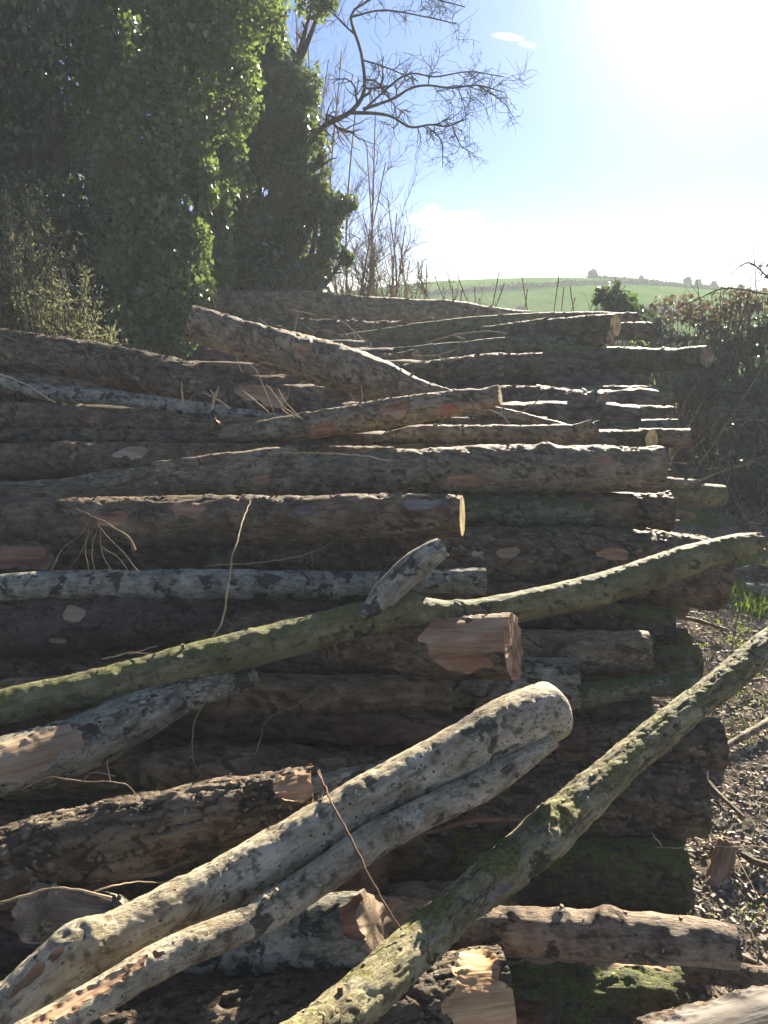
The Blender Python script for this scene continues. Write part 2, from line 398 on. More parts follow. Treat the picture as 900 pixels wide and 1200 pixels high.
    for (px, py, rad, hgt) in knots:
        s0, t0 = locate(px, py); dt = np.angle(np.exp(1j * (TH - t0))) * RR; rr = rad * sc
        q = np.sqrt((S - s0) ** 2 + dt ** 2) / rr
        b = np.exp(-q ** 2 * 1.3); d += b * hgt * sc * (.7 + .8 * fbm(bo * 80, 3)); d -= np.exp(-(q / .33) ** 2) * hgt * sc * .6
        hh = np.where(q < 1.1, np.clip(hh - (fbm(bo * 110, 2) - .42) * 2.2 * np.clip(1.1 - q, 0, 1), 0, 1), hh)
    mask = np.zeros(len(bo)); which = np.zeros(len(bo), int)
    for si, sc_ in enumerate(scars):
        px, py, ln, wd = sc_[:4]; s0, t0 = locate(px, py); dt = np.angle(np.exp(1j * (TH - t0))) * RR
        q = np.sqrt(((S - s0) / (ln * sc)) ** 2 + (dt / (wd * sc)) ** 2) + (fbm(bo / (wd * sc) * np.array([1.5, 1.5, .7]) + si * 3 + seed, 4, .62) - .5) * 2.4
        inside = np.clip((1 - q) * 4, 0, 1); d = d * (1 - .8 * inside); d -= np.minimum(inside, 1) * min(.005, RR.min() * .12) - np.exp(-((q - 1.08) / .14) ** 2) * .0035
        d += inside * (fbm(bo * np.array([1, 1, .08]) * 110, 3) - .5) * .0022
        new = (q < 1) & (mask < .5); mask = np.where(new, 1, mask); which = np.where(new, si, which)
    V = V0 + dirs.reshape(-1, 3) * d[:, None]
    Tr = np.repeat(T, k, 0)
    for e, sgn in ((0, 1), (1, -1)):                 # torn ends
        if endj[e]:
            dist = S if e == 0 else L - S; fall = np.clip(1 - dist / (3.5 * rmean), 0, 1)
            V += Tr * (sgn * fall * endj[e] * rmean * (fbm(np.stack([np.cos(TH), np.sin(TH), TH * 0], 1) * 3.1 + seed, 4) - .2) * 2)[:, None]
    i = np.arange(n - 1)[:, None]; j = np.arange(k)[None]; j2 = (j + 1) % k
    Fc = np.stack([i * k + j, i * k + j2, (i + 1) * k + j2, (i + 1) * k + j], -1).reshape(-1, 4)
    if scars:                                         # even out the stepped outline between bark and bare wood
        fg = (mask[Fc].mean(1) >= .5).reshape(n - 1, k)
        e1 = np.argwhere(fg != np.roll(fg, 1, 1)); a1 = e1[:, 0] * k + e1[:, 1]; b1 = (e1[:, 0] + 1) * k + e1[:, 1]
        e2 = np.argwhere(fg[1:] != fg[:-1]); a2 = (e2[:, 0] + 1) * k + e2[:, 1]; b2 = (e2[:, 0] + 1) * k + (e2[:, 1] + 1) % k
        ea = np.concatenate([a1, a2, b1, b2]); eb = np.concatenate([b1, b2, a1, a2])
        if len(ea):
            cnt = np.zeros(len(V)); np.add.at(cnt, ea, 1); on = cnt > 0
            for q in range(2):
                acc = np.zeros_like(V); np.add.at(acc, ea, V[eb]); V[on] = V[on] * .5 + acc[on] / cnt[on][:, None] * .5
    base = V[:, :].mean(0).copy(); base[2] = V[:, 2].min()
    t = thing(name, label, cat, base, group)
    fm = mask[Fc].mean(1) >= .5; fw = which[Fc].max(1)
    def sub(nm, sel, mat):
        Fs = Fc[sel]
        if len(Fs) == 0: return
        u, inv = np.unique(Fs, return_inverse=True)
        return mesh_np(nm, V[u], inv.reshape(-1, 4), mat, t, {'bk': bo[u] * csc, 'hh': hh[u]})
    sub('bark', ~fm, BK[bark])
    for si, sc_ in enumerate(scars):
        sub('bare_patch', fm & (fw == si), WOOD[sc_[4] if len(sc_) > 4 else 'tan'])
    for e in (0, 1):
        if ends[e] is None: continue
        rim = V[:k] if e == 0 else V[-k:]
        c0 = rim.mean(0); K = 7; rings = []
        ax = T[0] if e == 0 else T[-1]
        Nn, Bb = (N[0], B[0]) if e == 0 else (N[-1], B[-1])
        for q in range(K + 1):
            f = 1 - q / K; f = max(f, .02); dv = rim - c0; axl = (dv @ ax)[:, None] * ax; ring = c0 + (dv - axl) * f + axl * f ** 4
            loc = ring - c0; cc = np.stack([loc @ Nn, loc @ Bb, np.full(k, seed * .4)], 1)
            amp_ = (.04 + .22 * endj[e]) * rmean
            if q: ring = ring + ax * ((fbm(cc * 60 / (rmean * 20) * np.array([1, 1, 1]) + seed, 4) - .5) * amp_ * (1 if q else 0))[:, None]
            rings.append((ring, cc))
        Vc = np.vstack([r[0] for r in rings]); Ac = np.vstack([r[1] for r in rings])
        ii = np.arange(K)[:, None]; a = ii * k + j; b = ii * k + j2; c = (ii + 1) * k + j2; dd = (ii + 1) * k + j
        Fcap = np.stack([a, dd, c, b] if e == 0 else [a, b, c, dd], -1).reshape(-1, 4)
        mesh_np('cut_face', Vc, Fcap, END[{'grey': 'dull', 'red': 'brown'}.get(ends[e], ends[e])], t, {'bk': Ac}, smooth=endj[e] > 0)
    if not world and name == 'log' and rmean > .018:   # small lifted flakes of bark
        rf = np.random.default_rng(2000 + seed); per = {'r': 1.5, 'm': .8, 's': .22}[typ]
        nf = int(min(1600, L * 2 * math.pi * rmean * 1e4 * per / max(6, (sc * 900) ** 1.6 * 5)))
        ok = np.flatnonzero((mask < .5) & (dirs.reshape(-1, 3) @ np.array([0, -.5, .8]) > -.45))
        if nf > 12 and len(ok):
            ci = rf.choice(ok, nf); o3 = dirs.reshape(-1, 3)[ci]; t3 = Tr[ci]; b3 = np.cross(t3, o3)
            ln_ = rf.uniform(2.0, 6.5, nf)[:, None] * sc * (1.4 if typ == 'r' else 1.0); wd_ = ln_ * rf.uniform(.3, .7, nf)[:, None]
            yaw = rf.normal(size=nf)[:, None] * .5; t4 = t3 * np.cos(yaw) + b3 * np.sin(yaw); b4 = np.cross(t4, o3)
            lift = rf.uniform(.05, .45, nf)[:, None] * rf.choice([-1, 1], nf)[:, None]; c4 = V[ci] + o3 * ln_ * .10
            q4 = [c4 - t4 * ln_ * .5 - b4 * wd_ * .4 - o3 * ln_ * lift * .4, c4 + t4 * ln_ * .5 - b4 * wd_ * .5 + o3 * ln_ * lift * .5, c4 + t4 * ln_ * .4 + b4 * wd_ * .5 + o3 * ln_ * (lift * .5 + .08), c4 - t4 * ln_ * .5 + b4 * wd_ * .35 - o3 * ln_ * lift * .3]
            q8 = np.stack(q4 + [x_ - o3 * ln_ * .12 for x_ in q4], 1).reshape(-1, 3)
            F8 = (np.arange(nf)[:, None, None] * 8 + np.array([(0, 1, 2, 3), (7, 6, 5, 4), (0, 4, 5, 1), (1, 5, 6, 2), (2, 6, 7, 3), (3, 7, 4, 0)])[None]).reshape(-1, 4)
            kind(mesh_np('bark_flakes', q8, F8, BK[bark], t, {'bk': np.repeat(bo[ci] * csc + .37, 8, 0), 'hh': np.full(nf * 8, .7)}, smooth=False), 'stuff')
    for st in stubs:                                  # broken side branches: (px, py, dx, dy, radius px)
        px, py, dx, dy, r_ = st; s0, t0 = locate(px, py)
        ii = np.argmin(np.abs(s - s0)); base_p = C[ii] + (np.cos(t0) * N[ii] + np.sin(t0) * B[ii]) * R[ii] * .8
        right = np.array([1, 0, 0.]); up = np.array([0, sp, cp]); tip = base_p + (right * dx - up * dy) * sc + np.array([0, -.3, 0]) * abs(dy) * sc * .3
        Cc = catmull([[*base_p, r_ * sc * 1.5], [*(base_p * .6 + tip * .4), r_ * sc], [*tip, r_ * sc * .8]], 9)
        Vt, Ft = tube(Cc[:, :3], Cc[:, 3], 10)
        Vt += (np.stack([fbm(Vt * 150, 2)] * 3, 1) - .5) * r_ * sc * .7
        so_ = mesh_np('branch_stub', Vt, Ft, BK[bark], t, {'bk': Vt.copy(), 'hh': np.full(len(Vt), .6)})
        rim = Vt[-10:]; Vc = np.vstack([rim, rim.mean(0)[None]])
        Fcap = np.array([[q, (q + 1) % 10, 10] for q in range(10)])
        cf = mesh_np('cut_face', Vc, Fcap, END['brown'], None, {'bk': Vc - rim.mean(0)}, smooth=False); cf.parent = so_
    return t
G = make_log
# ---- loose poles and logs in front
G([(-70,1240,28),(0,1188,29),(78,1124,31),(150,1090,30),(240,1046,30),(320,1003,31),(440,932,30),(530,884,31),(600,848,35),(655,826,33)], .86, 1.50, 'birch',
  'thick pale speckled log lying diagonally on top at the front, lit along its upper edge', (None, 'dull'), irr=.07, res=2.15, taper_end=True,
  scars=[(38,1143,26,4,'tan')], knots=[(92,1096,26,11),(430,918,20,5),(300,1010,18,3),(598,832,16,4),(205,1032,14,3)])
G([(-10,1244,20),(100,1180,20),(200,1122,20),(300,1078,20),(380,1026,20),(440,984,20),(500,953,18),(560,924,18),(605,896,15),(648,868,9)], .78, 1.42, 'birch',
  'thinner pale pole lying just below and along the thick speckled log', (None, 'dull'), irr=.06, res=2.15,
  scars=[(95,1170,75,6,'tan')], knots=[(315,1052,12,5),(225,1098,12,3),(470,965,14,4),(566,918,12,3)], stubs=[(318,1052,6,-12,3)])
G([(970,705,15),(900,757,17),(800,836,18),(745,880,20),(700,918,22),(662,953,26),(632,980,28),(600,1008,25),(560,1040,24),(500,1092,25),(440,1148,27),(380,1195,27),(310,1250,28)], 1.92, .70, 'diag',
  'knobbly greenish pole crossing steeply from lower middle to right edge', ('dull', None), irr=.10, res=2.15,
  knots=[(655,955,26,9),(640,985,22,12),(575,1020,14,6),(560,1005,10,4),(672,925,12,4),(500,1075,12,3)], scars=[(585,1045,22,5,'grey')])
G([(-90,1040,45),(0,1017,45),(100,990,44),(200,970,43),(300,948,39),(371,932,36)], 1.28, 1.42, 'rough',
  'dark scaly log at front left with peeling bark and a sunlit top', (None, 'brown'), irr=.09, res=2.15, scars=[(350,918,24,22,'tan')], endj=(0, .15))
G([(330,940,20),(410,918,19),(500,896,17)], 1.62, 1.75, 'silver', 'grey log end showing just behind the scaly front log')
G([(425,1074,24),(480,1080,25),(540,1086,26),(620,1090,27),(700,1095,28),(790,1098,27),(862,1106,23)], 1.34, 1.22, 'pink',
  'short pinkish grey log at the bottom right, knot near its middle', (None, 'dull'), irr=.07, res=2.15, knots=[(712,1072,17,9),(655,1068,9,5),(600,1066,8,3)], stubs=[(655,1066,3,-12,3)])
G([(30,1066,31),(100,1077,32),(170,1088,32),(250,1103,34)], 1.18, 1.42, 'silver',
  'short weathered log with a grey split end under the front poles at left', ('grey', None), irr=.12, res=2.15, scars=[(85,1062,48,20,'grey')], endj=(.4, 0))
G([(110,1128,40),(230,1112,42),(330,1097,41),(400,1088,40),(446,1080,36)], 1.34, 1.21, 'silver',
  'stubby silver barked log with a torn end beneath the thin pale pole', (None, 'grey'), irr=.10, res=2.15, scars=[(442,1075,14,26,'red')], endj=(0, .35))
G([(40,1262,58),(200,1232,58),(300,1215,58),(420,1198,57),(520,1187,56),(594,1180,54)], 1.06, 1.15, 'rough',
  'wide flaking brown log along the bottom edge with a bare sawn end', (None, 'fresh'), irr=.09, res=2.15, scars=[(568,1160,36,50,'orange')], knots=[(330,1172,14,6)])
G([(560,1178,52),(680,1175,52),(795,1178,48)], 1.42, 1.38, 'topmoss', 'dark mossy log below the short pinkish log at bottom right', irr=.09, scars=[(690,1125,90,6,'tan')])
G([(760,1244,50),(860,1220,48),(980,1202,46)], 1.20, 1.28, 'brown', 'smooth bare log cut off by the bottom right corner', irr=.06, res=2, scars=[(870,1180,110,44,'grey')])
G([(740,1140,12),(820,1138,13),(930,1150,12)], 1.52, 1.56, 'rough', 'thin strip of bark covered branch behind the bottom right corner log', irr=.2)
LEAN[0] = 1
# ---- right hand end of the stack, bottom to top
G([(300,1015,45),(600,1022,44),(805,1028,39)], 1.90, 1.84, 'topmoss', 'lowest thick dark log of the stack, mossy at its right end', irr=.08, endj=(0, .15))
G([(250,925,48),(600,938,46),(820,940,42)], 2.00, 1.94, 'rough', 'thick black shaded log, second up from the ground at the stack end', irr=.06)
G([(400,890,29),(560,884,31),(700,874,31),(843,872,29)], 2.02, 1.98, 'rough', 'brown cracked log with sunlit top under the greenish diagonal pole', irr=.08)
G([(672,818,15),(740,806,13),(816,802,13)], 1.98, 2.05, 'mossy', 'thin green tinged pole wedged between logs at the stack end', irr=.1, knots=[(765,795,8,4)])
G([(560,846,16),(680,840,17),(760,838,15)], 2.08, 2.06, 'brown', 'dark log lying under the thin green tinged pole')
G([(620,782,20),(817,777,21)], 2.26, 2.24, 'topmoss', 'moss covered log end right of the pinkish log')
G([(380,752,28),(600,764,28),(758,765,27)], 2.16, 2.10, 'grey', 'pinkish grey log above the thin green pole at the stack end', irr=.06)
G([(430,800,30),(560,800,30),(678,800,30)], 2.06, 1.98, 'silver', 'pale flaky log end tucked under the stripped log', irr=.07)
G([(180,738,38),(330,748,38),(450,756,38),(606,761,37)], 2.24, 1.82, 'brown', 'thick dark log with its bark stripped off near the sawn right end', (None, 'brown'), irr=.07,
  scars=[(550,748,60,32,'tan')], endj=(0, .12))
G([(560,712,23),(720,717,24)], 2.26, 2.22, 'rough', 'brown log end directly under the green pole, right of middle')
G([(600,716,27),(700,726,27),(787,733,24)], 2.42, 2.36, 'topmoss', 'log end tilted down with a sunlit corner at the right side')
G([(690,756,18),(804,752,17)], 2.55, 2.55, 'topmoss', 'small rounded mossy log end under the tilted one')
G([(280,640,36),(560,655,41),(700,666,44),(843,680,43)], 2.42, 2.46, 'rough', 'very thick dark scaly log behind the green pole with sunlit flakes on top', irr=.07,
  scars=[(724,650,26,9,'tan'),(595,648,13,6,'pale'),(560,650,7,4,'pale')])
G([(440,602,19),(560,600,21),(700,598,24),(785,600,23)], 2.80, 2.74, 'rough', 'log with a rough cut right end and green tint, behind the yellow sawn log', irr=.08)
G([(500,600,18),(620,602,19),(694,606,14)], 2.62, 2.58, 'mossy', 'mossy log right of the yellow sawn log, small yellow stub at its end', stubs=[(690,606,3,-8,3)])
G([(680,576,11),(770,578,14),(845,581,13)], 3.30, 3.45, 'greenlog', 'grey log poking out to the right beyond the stack', irr=.1)
G([(740,558,5),(790,566,6),(818,567,5)], 3.2, 3.4, 'grey', 'thin stick log lying over the outermost grey log', irr=.12)
G([(760,602,5),(812,603,5)], 3.1, 3.3, 'brown', 'thin stick below the outermost grey log')
# ---- left and middle face
pole = G([(-90,858,22),(0,834,22),(100,810,22),(200,783,23),(300,757,22),(380,735,21),(430,722,20),(475,714,19),(530,718,17),(600,710,18),(700,690,19),(800,658,18),(865,640,15),(893,634,11)], 1.60, 2.08, 'greenlog',
  'long mossy pole rising right across the pile, with a short pale fork near its middle', (None, 'fresh'), irr=.06, knots=[(483,700,13,5),(540,708,9,3),(130,795,10,4),(300,745,10,3)], endj=(0, .3), res=2.1)
fork = G([(424,724,5),(446,702,15),(482,668,17),(505,650,15),(521,640,12)], 1.80, 1.86, 'silver', 'fork', (None, 'dull'), irr=.10, endj=(0, .4))
for ch in list(fork.children):
    ch.parent = pole; ch.location = -pole.location
    if ch.name.startswith('bark'): ch.name = 'fork'; ch['label'] = 'pale bent fork of the pole'
bpy.data.objects.remove(fork)
G([(-80,692,16),(100,684,17),(250,683,18),(400,686,17),(480,682,15),(568,682,17)], 2.08, 2.10, 'silver',
  'pale silver pole with black blotches running across the left side', (None, 'dull'), irr=.08)
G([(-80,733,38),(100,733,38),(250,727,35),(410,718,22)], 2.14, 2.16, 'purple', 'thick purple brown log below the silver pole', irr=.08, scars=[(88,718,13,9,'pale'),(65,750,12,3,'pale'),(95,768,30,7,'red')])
G([(-80,786,17),(190,790,16)], 2.12, 2.14, 'rough', 'dark log showing under the purple brown one at left')
G([(-90,918,34),(0,900,35),(80,876,33),(150,845,29),(230,810,20),(300,794,12)], 1.46, 1.80, 'silver',
  'split log at left with torn pale wood exposed on its lower end', (None, 'dull'), irr=.12, rel='m', scars=[(20,885,72,19,'pale')])
G([(-80,656,17),(64,655,15)], 2.22, 2.24, 'brown', 'splintered reddish log stump at the left edge', (None, 'red'), scars=[(22,652,60,16,'red')], endj=(0, .8), irr=.15)
G([(-80,612,29),(200,612,29),(350,611,28),(480,606,27),(542,605,24)], 2.56, 2.20, 'brown',
  'thick log with a bright yellow sawn end in the middle of the pile', (None, 'fresh'), irr=.06, rel='m',
  scars=[(220,600,17,7,'tan'),(352,597,10,6,'grey'),(130,607,22,9,'red'),(500,590,26,5,'grey')])
G([(-80,577,16),(50,578,17),(150,570,19),(300,560,23),(400,556,27),(550,552,29),(650,551,29),(774,547,25)], 2.78, 2.70, 'grey',
  'long grey log spanning the whole pile, ragged pale bark at left', (None, 'dull'), irr=.07, scars=[(545,562,26,6,'tan'),(303,563,9,5,'tan'),(710,545,9,4,'tan')], knots=[(640,524,9,6),(180,555,11,5)])
G([(-80,540,20),(100,540,21),(200,536,19),(300,531,14),(450,533,10),(640,540,8)], 2.98, 3.0, 'brown',
  'reddish brown log with a sunlit ridge and a bare wood patch, left side', irr=.07, scars=[(156,530,21,7,'pale')])
G([(180,552,10),(270,542,12),(350,535,11)], 2.74, 2.78, 'grey', 'short crooked pale branch lying between two long logs', irr=.2)
G([(436,517,4),(480,510,10),(560,509,11),(650,508,11),(700,503,10)], 3.15, 3.1, 'grey', 'slim pole with a tapered left tip and forked right end', ('dull', 'brown'), irr=.1, stubs=[(672,500,20,-8,3)])
G([(262,509,9),(340,501,14),(420,490,17),(500,477,16),(586,464,12)], 3.12, 2.80, 'grey', 'slanted log with sawn right end and patches of missing bark', (None, 'brown'), irr=.08,
  scars=[(463,480,16,8,'tan'),(522,481,14,5,'red'),(375,503,14,8,'red')], knots=[(480,472,8,3)])
G([(222,380,20),(300,401,23),(360,418,26),(430,438,25),(480,454,17),(530,463,8)], 4.1, 3.5, 'grey', 'big pale brown log sloping down to the right over the pile', ('dull', 'dull'), irr=.09,
  scars=[(352,413,15,7,'tan')], knots=[(352,413,16,6)])
G([(-90,398,24),(0,411,24),(100,425,25),(200,443,25),(300,466,24),(380,484,17),(435,492,11)], 3.9, 3.45, 'rough', 'big dark crusty log sloping down from the left edge under the gorse', irr=.05, scars=[(305,463,28,9,'tan')])
G([(-70,430,7),(0,446,9),(60,459,10),(150,468,9),(250,482,9),(352,494,6)], 3.55, 3.35, 'silver', 'slim pale pole under the big crusty log at left', irr=.1)
G([(-70,448,10),(60,452,12),(150,462,8)], 3.7, 3.7, 'grey', 'flattened pale log glimpsed beneath the crusty log')
G([(-80,484,16),(60,489,17),(150,495,15),(250,500,11),(340,498,7)], 3.3, 3.25, 'brown', 'brown log with yellow lichen on its left end', irr=.07, rel='m')
G([(-80,510,10),(200,513,9),(300,514,6)], 3.15, 3.15, 'rough', 'narrow dark log squeezed above the reddish brown one')
G([(229,513,5),(243,503,5),(256,491,4)], 2.95, 2.98, 'topmoss', 'short broken crusty stick standing askew among the logs', ('dull', 'brown'), name='broken_stick', cat='stick', endj=(0, .8), irr=.3)
G([(560,478,6),(610,490,7),(690,513,8)], 3.35, 3.2, 'grey', 'thin pole running down behind the forked slim pole')
G([(520,497,9),(640,500,12)], 3.3, 3.3, 'brown', 'dark log in the gap behind the forked slim pole')
# ---- top and back of the stack
G([(236,353,15),(330,358,17),(430,364,17),(520,367,14),(640,374,8)], 8.0, 8.2, 'grey', 'long log along the very top at the back of the stack', irr=.08)
G([(225,386,16),(340,388,16),(470,392,14)], 7.3, 7.3, 'rough', 'dark log under the topmost back log')
G([(330,412,9),(450,396,12),(540,385,11),(650,374,8)], 6.8, 6.8, 'greenlog', 'greenish log rising to the right near the back')
G([(460,408,8),(560,393,11),(650,386,13),(721,381,13)], 6.9, 5.75, 'topmoss', 'mossy log with a bright thin sawn end near the back right', (None, 'fresh'))
G([(450,415,7),(600,404,10),(708,401,9)], 5.8, 5.7, 'mossy', 'pale log just below the mossy bright ended one')
G([(420,445,12),(540,435,17),(636,427,15)], 4.9, 4.75, 'rough', 'cracked brown log left of the scaly log end', irr=.07)
G([(560,438,20),(698,440,20)], 5.1, 5.1, 'rough', 'scaly log end in shade above the thick sagging one')
G([(480,478,17),(600,478,22),(706,486,24)], 4.7, 3.95, 'rough', 'thick log end with a sunlit corner behind the slanted log', (None, 'dull'), irr=.06)
G([(640,417,15),(749,419,14)], 5.25, 5.2, 'topmoss', 'log with a yellow moss line at the right side of the stack top')
G([(660,424,14),(760,421,14),(829,417,13)], 5.5, 4.7, 'topmoss', 'moss topped log sticking out furthest right near the top', (None, 'dull'))
G([(650,463,11),(787,461,11)], 4.55, 4.5, 'mossy', 'slim log end sticking out below the moss topped one')
G([(640,391,10),(762,389,11)], 6.3, 6.3, 'rough', 'small log end behind, right of the bright sawn end')
G([(640,376,9),(745,375,9)], 6.9, 6.9, 'brown', 'smallest log end at the back right against the bush')
G([(650,486,13),(784,488,12)], 4.1, 4.1, 'topmoss', 'dark log with an upright broken splinter at its end', stubs=[(778,480,4,12,2)])
G([(640,500,8),(793,500,8)], 3.85, 3.85, 'mossy', 'very slim log end at the right of the stack')
G([(690,512,11),(809,513,11)], 3.75, 3.75, 'brown', 'small log with broken end at the right of the stack', endj=(0, .3))
G([(620,517,11),(764,515,12)], 3.95, 3.4, 'topmoss', 'short log topped with bright yellow green moss', (None, 'fresh'))
G([(440,427,6),(488,419,10)], 5.6, 5.4, 'brown', 'small cut block of wood lying among the back logs', ('brown', 'brown'))
G([(340,430,9),(560,420,10)], 5.6, 5.6, 'brown', 'dark log below the greenish one at the back')
G([(690,400,8),(716,395,8)], 5.6, 5.5, 'brown', 'little brown offcut resting on the logs at the back right', ('brown', 'brown'))
G([(640,455,10),(755,447,9)], 4.9, 4.9, 'topmoss', 'log under the moss lined one, partly hidden')
LEAN[0] = 0
# ---- shaded core of the stack, seen in the gaps
core = []
def core_log(Y, z, r, x0, x1, bk):
    core.append(G([(x0, Y, z, r), ((x0 + x1) / 2, Y + random.uniform(-.04, .04), z + random.uniform(-.03, .02), r * 1.03), (x1, Y + random.uniform(-.08, .08), z + random.uniform(-.02, .03), r * .95)], 0, 0, bk,
      'dark log in the shaded core of the stack, seen only through gaps', group='dark logs in the shaded core of the stack', world=True, res=6))
def edge_x(Y): return np.minimum(.80 + (Y - 1.9) * .33, 2.2)
for (Y, z, r) in [(2.28,.10,.10),(2.30,.30,.09),(2.45,.45,.09),(2.62,.58,.09),(2.85,.70,.09),(3.2,.80,.09),(3.6,.86,.10),
                  (2.06,.10,.09),(2.02,.46,.05),(4.1,.86,.11),(4.6,.92,.12),(5.1,.97,.12),(5.6,1.0,.12),(6.1,1.04,.12),(6.7,1.08,.13),(7.3,1.1,.15),(8.0,1.16,.16),(8.7,1.24,.16),
                  (3.4,.58,.11),(3.9,.6,.11),(3.05,.5,.10),(2.9,.3,.11),(2.75,.12,.12)]:
    core_log(Y, z, r, -.66 * Y - .5, (edge_x(Y) if Y < 6.2 else 2.1 - (Y - 6.2) * .5) - random.uniform(.02, .3), random.choice(['rough', 'brown', 'rough', 'purple']))
for (Y, z, r, x0, x1) in [(1.60,.10,.09,-1.1,.25),(1.42,.28,.09,-1.1,.30),(1.72,.30,.09,-1.2,.1),(1.36,.08,.09,-1.0,.45),(1.12,.10,.10,-.9,.35),(1.15,.32,.09,-.9,.30),(1.85,.14,.09,-1.2,.2),(1.36,.40,.07,-.95,.0),(1.9,.36,.08,-1.3,.15),(2.02,.52,.07,-1.4,.2),(1.75,.46,.06,-1.3,-.1)]:
    core_log(Y, z, r, x0, x1, random.choice(['rough', 'brown', 'purple']))
# far right flank of the stack: ends of the lower layers
for (Y, z, r) in [(3.1,.42,.09),(3.3,.22,.10),(3.6,.50,.09),(3.9,.38,.10),(3.8,.12,.11),(4.4,.6,.10),(4.5,.3,.12),(5.0,.72,.10),(5.2,.45,.12),(5.8,.7,.12),(5.9,.4,.13),(6.5,.8,.13),(7.3,.85,.14)]:
    core_log(Y, z, r, -.1, edge_x(Y) + random.uniform(-.12, .10), random.choice(['rough', 'brown', 'topmoss', 'topmoss']))

# ------------------------------------------------------------------ terrain, hill, fields
def smooth(t): t = np.clip(t, 0, 1); return t * t * (3 - 2 * t)
KH = 4.0
def terrain(x, y):
    lo = -1.1 * smooth((y - 11) / 12.0)
    X = x * KH
    crest = 1.7 + (1.8 + 1.6 * np.exp(-((X - 46) / 42.0) ** 2) - 2.9 * smooth((X - 55) / 70) - 2.6 * smooth((20 - X) / 40.0)) / KH
    z = lo + (crest + 1.1) * smooth((y - 23) / 38.0) ** 1.1 - 12 * smooth((y - 64) / 160.0)
    z = np.where(y < 11, 0, z)
    p = np.stack([x, y, x * 0], -1).reshape(-1, 3)
    near = ((fbm(p * .9, 3) - .5) * .10 + (fbm(p * 6, 3) - .5) * .035).reshape(x.shape) * np.clip(1 - (np.abs(y) + np.abs(x)) / 30, 0, 1)
    far = (fbm(p * .05 + 3, 3) - .5).reshape(x.shape) * .4 * smooth((y - 15) / 25)
    return z + near + far - .02
a = np.sinh(np.linspace(-6.6, 6.6, 200)); xs = a / a.max() * 700
b = np.sinh(np.linspace(-3.2, 6.8, 240)); ys = b / b.max() * 1100 + 2
X, Y = np.meshgrid(xs, ys)
Z = terrain(X, Y)
nx, ny = len(xs), len(ys)
ii = np.arange(ny - 1)[:, None]; jj = np.arange(nx - 1)[None]
FG = np.stack([ii * nx + jj, ii * nx + jj + 1, (ii + 1) * nx + jj + 1, (ii + 1) * nx + jj], -1).reshape(-1, 4)
gm = M('soil_and_field')
gp = gm.n('ShaderNodeNewGeometry').outputs['Position']; gq = gm.mapping(gp, (KH, KH, KH))
sx = gm.n('ShaderNodeSeparateXYZ'); gm.t.links.new(gp, sx.inputs[0])
soil = gm.ramp(gm.noise(gp, 9, 8, .7), [(.3, (.11, .09, .07)), (.5, (.20, .17, .135)), (.7, (.32, .28, .23))])
soil = gm.mix(gm.step(gm.noise(gp, 3.5, 5, .6), .56, .66), soil, (.05, .07, .018))
gcol = gm.ramp(gm.noise(gq, .05, 8, .65), [(.3, (.06, .15, .008)), (.5, (.12, .26, .012)), (.7, (.18, .30, .02))])
gcol = gm.mix(gm.step(gm.noise(gm.mapping(gq, (.02, .006, 0)), 1, 2), .5, .53), gcol, (.14, .25, .04))
gcol = gm.mix(gm.math('MULTIPLY', gm.step(gm.noise(gm.mapping(gq, (1, .25, 1)), .35, 7, .75), .45, .7), .5), gcol, (.045, .075, .018))
gcol = gm.mix(gm.math('MULTIPLY', gm.step(gm.noise(gm.mapping(gq, (.05, .6, 1)), .5, 4, .7), .5, .65), .35), gcol, (.13, .16, .05))
ff = gm.step(sx.outputs[1], 11, 14)
gdf = gm.n('ShaderNodeBsdfDiffuse'); gm.put(gdf.inputs[0], gm.mix(ff, soil, gcol)); gdf.inputs[1].default_value = .4
gm.put(gdf.inputs[2], gm.bump(gm.noise(gp, 60, 8, .75), .6, .015)); gm.t.links.new(gdf.outputs[0], gm.out.inputs[0])
ground = mesh_np('ground', np.stack([X, Y, Z], -1).reshape(-1, 3), FG, gm.m); kind(ground, 'structure')

def tz(x, y): return terrain(np.array([[float(x)]]), np.array([[float(y)]]))[0, 0]

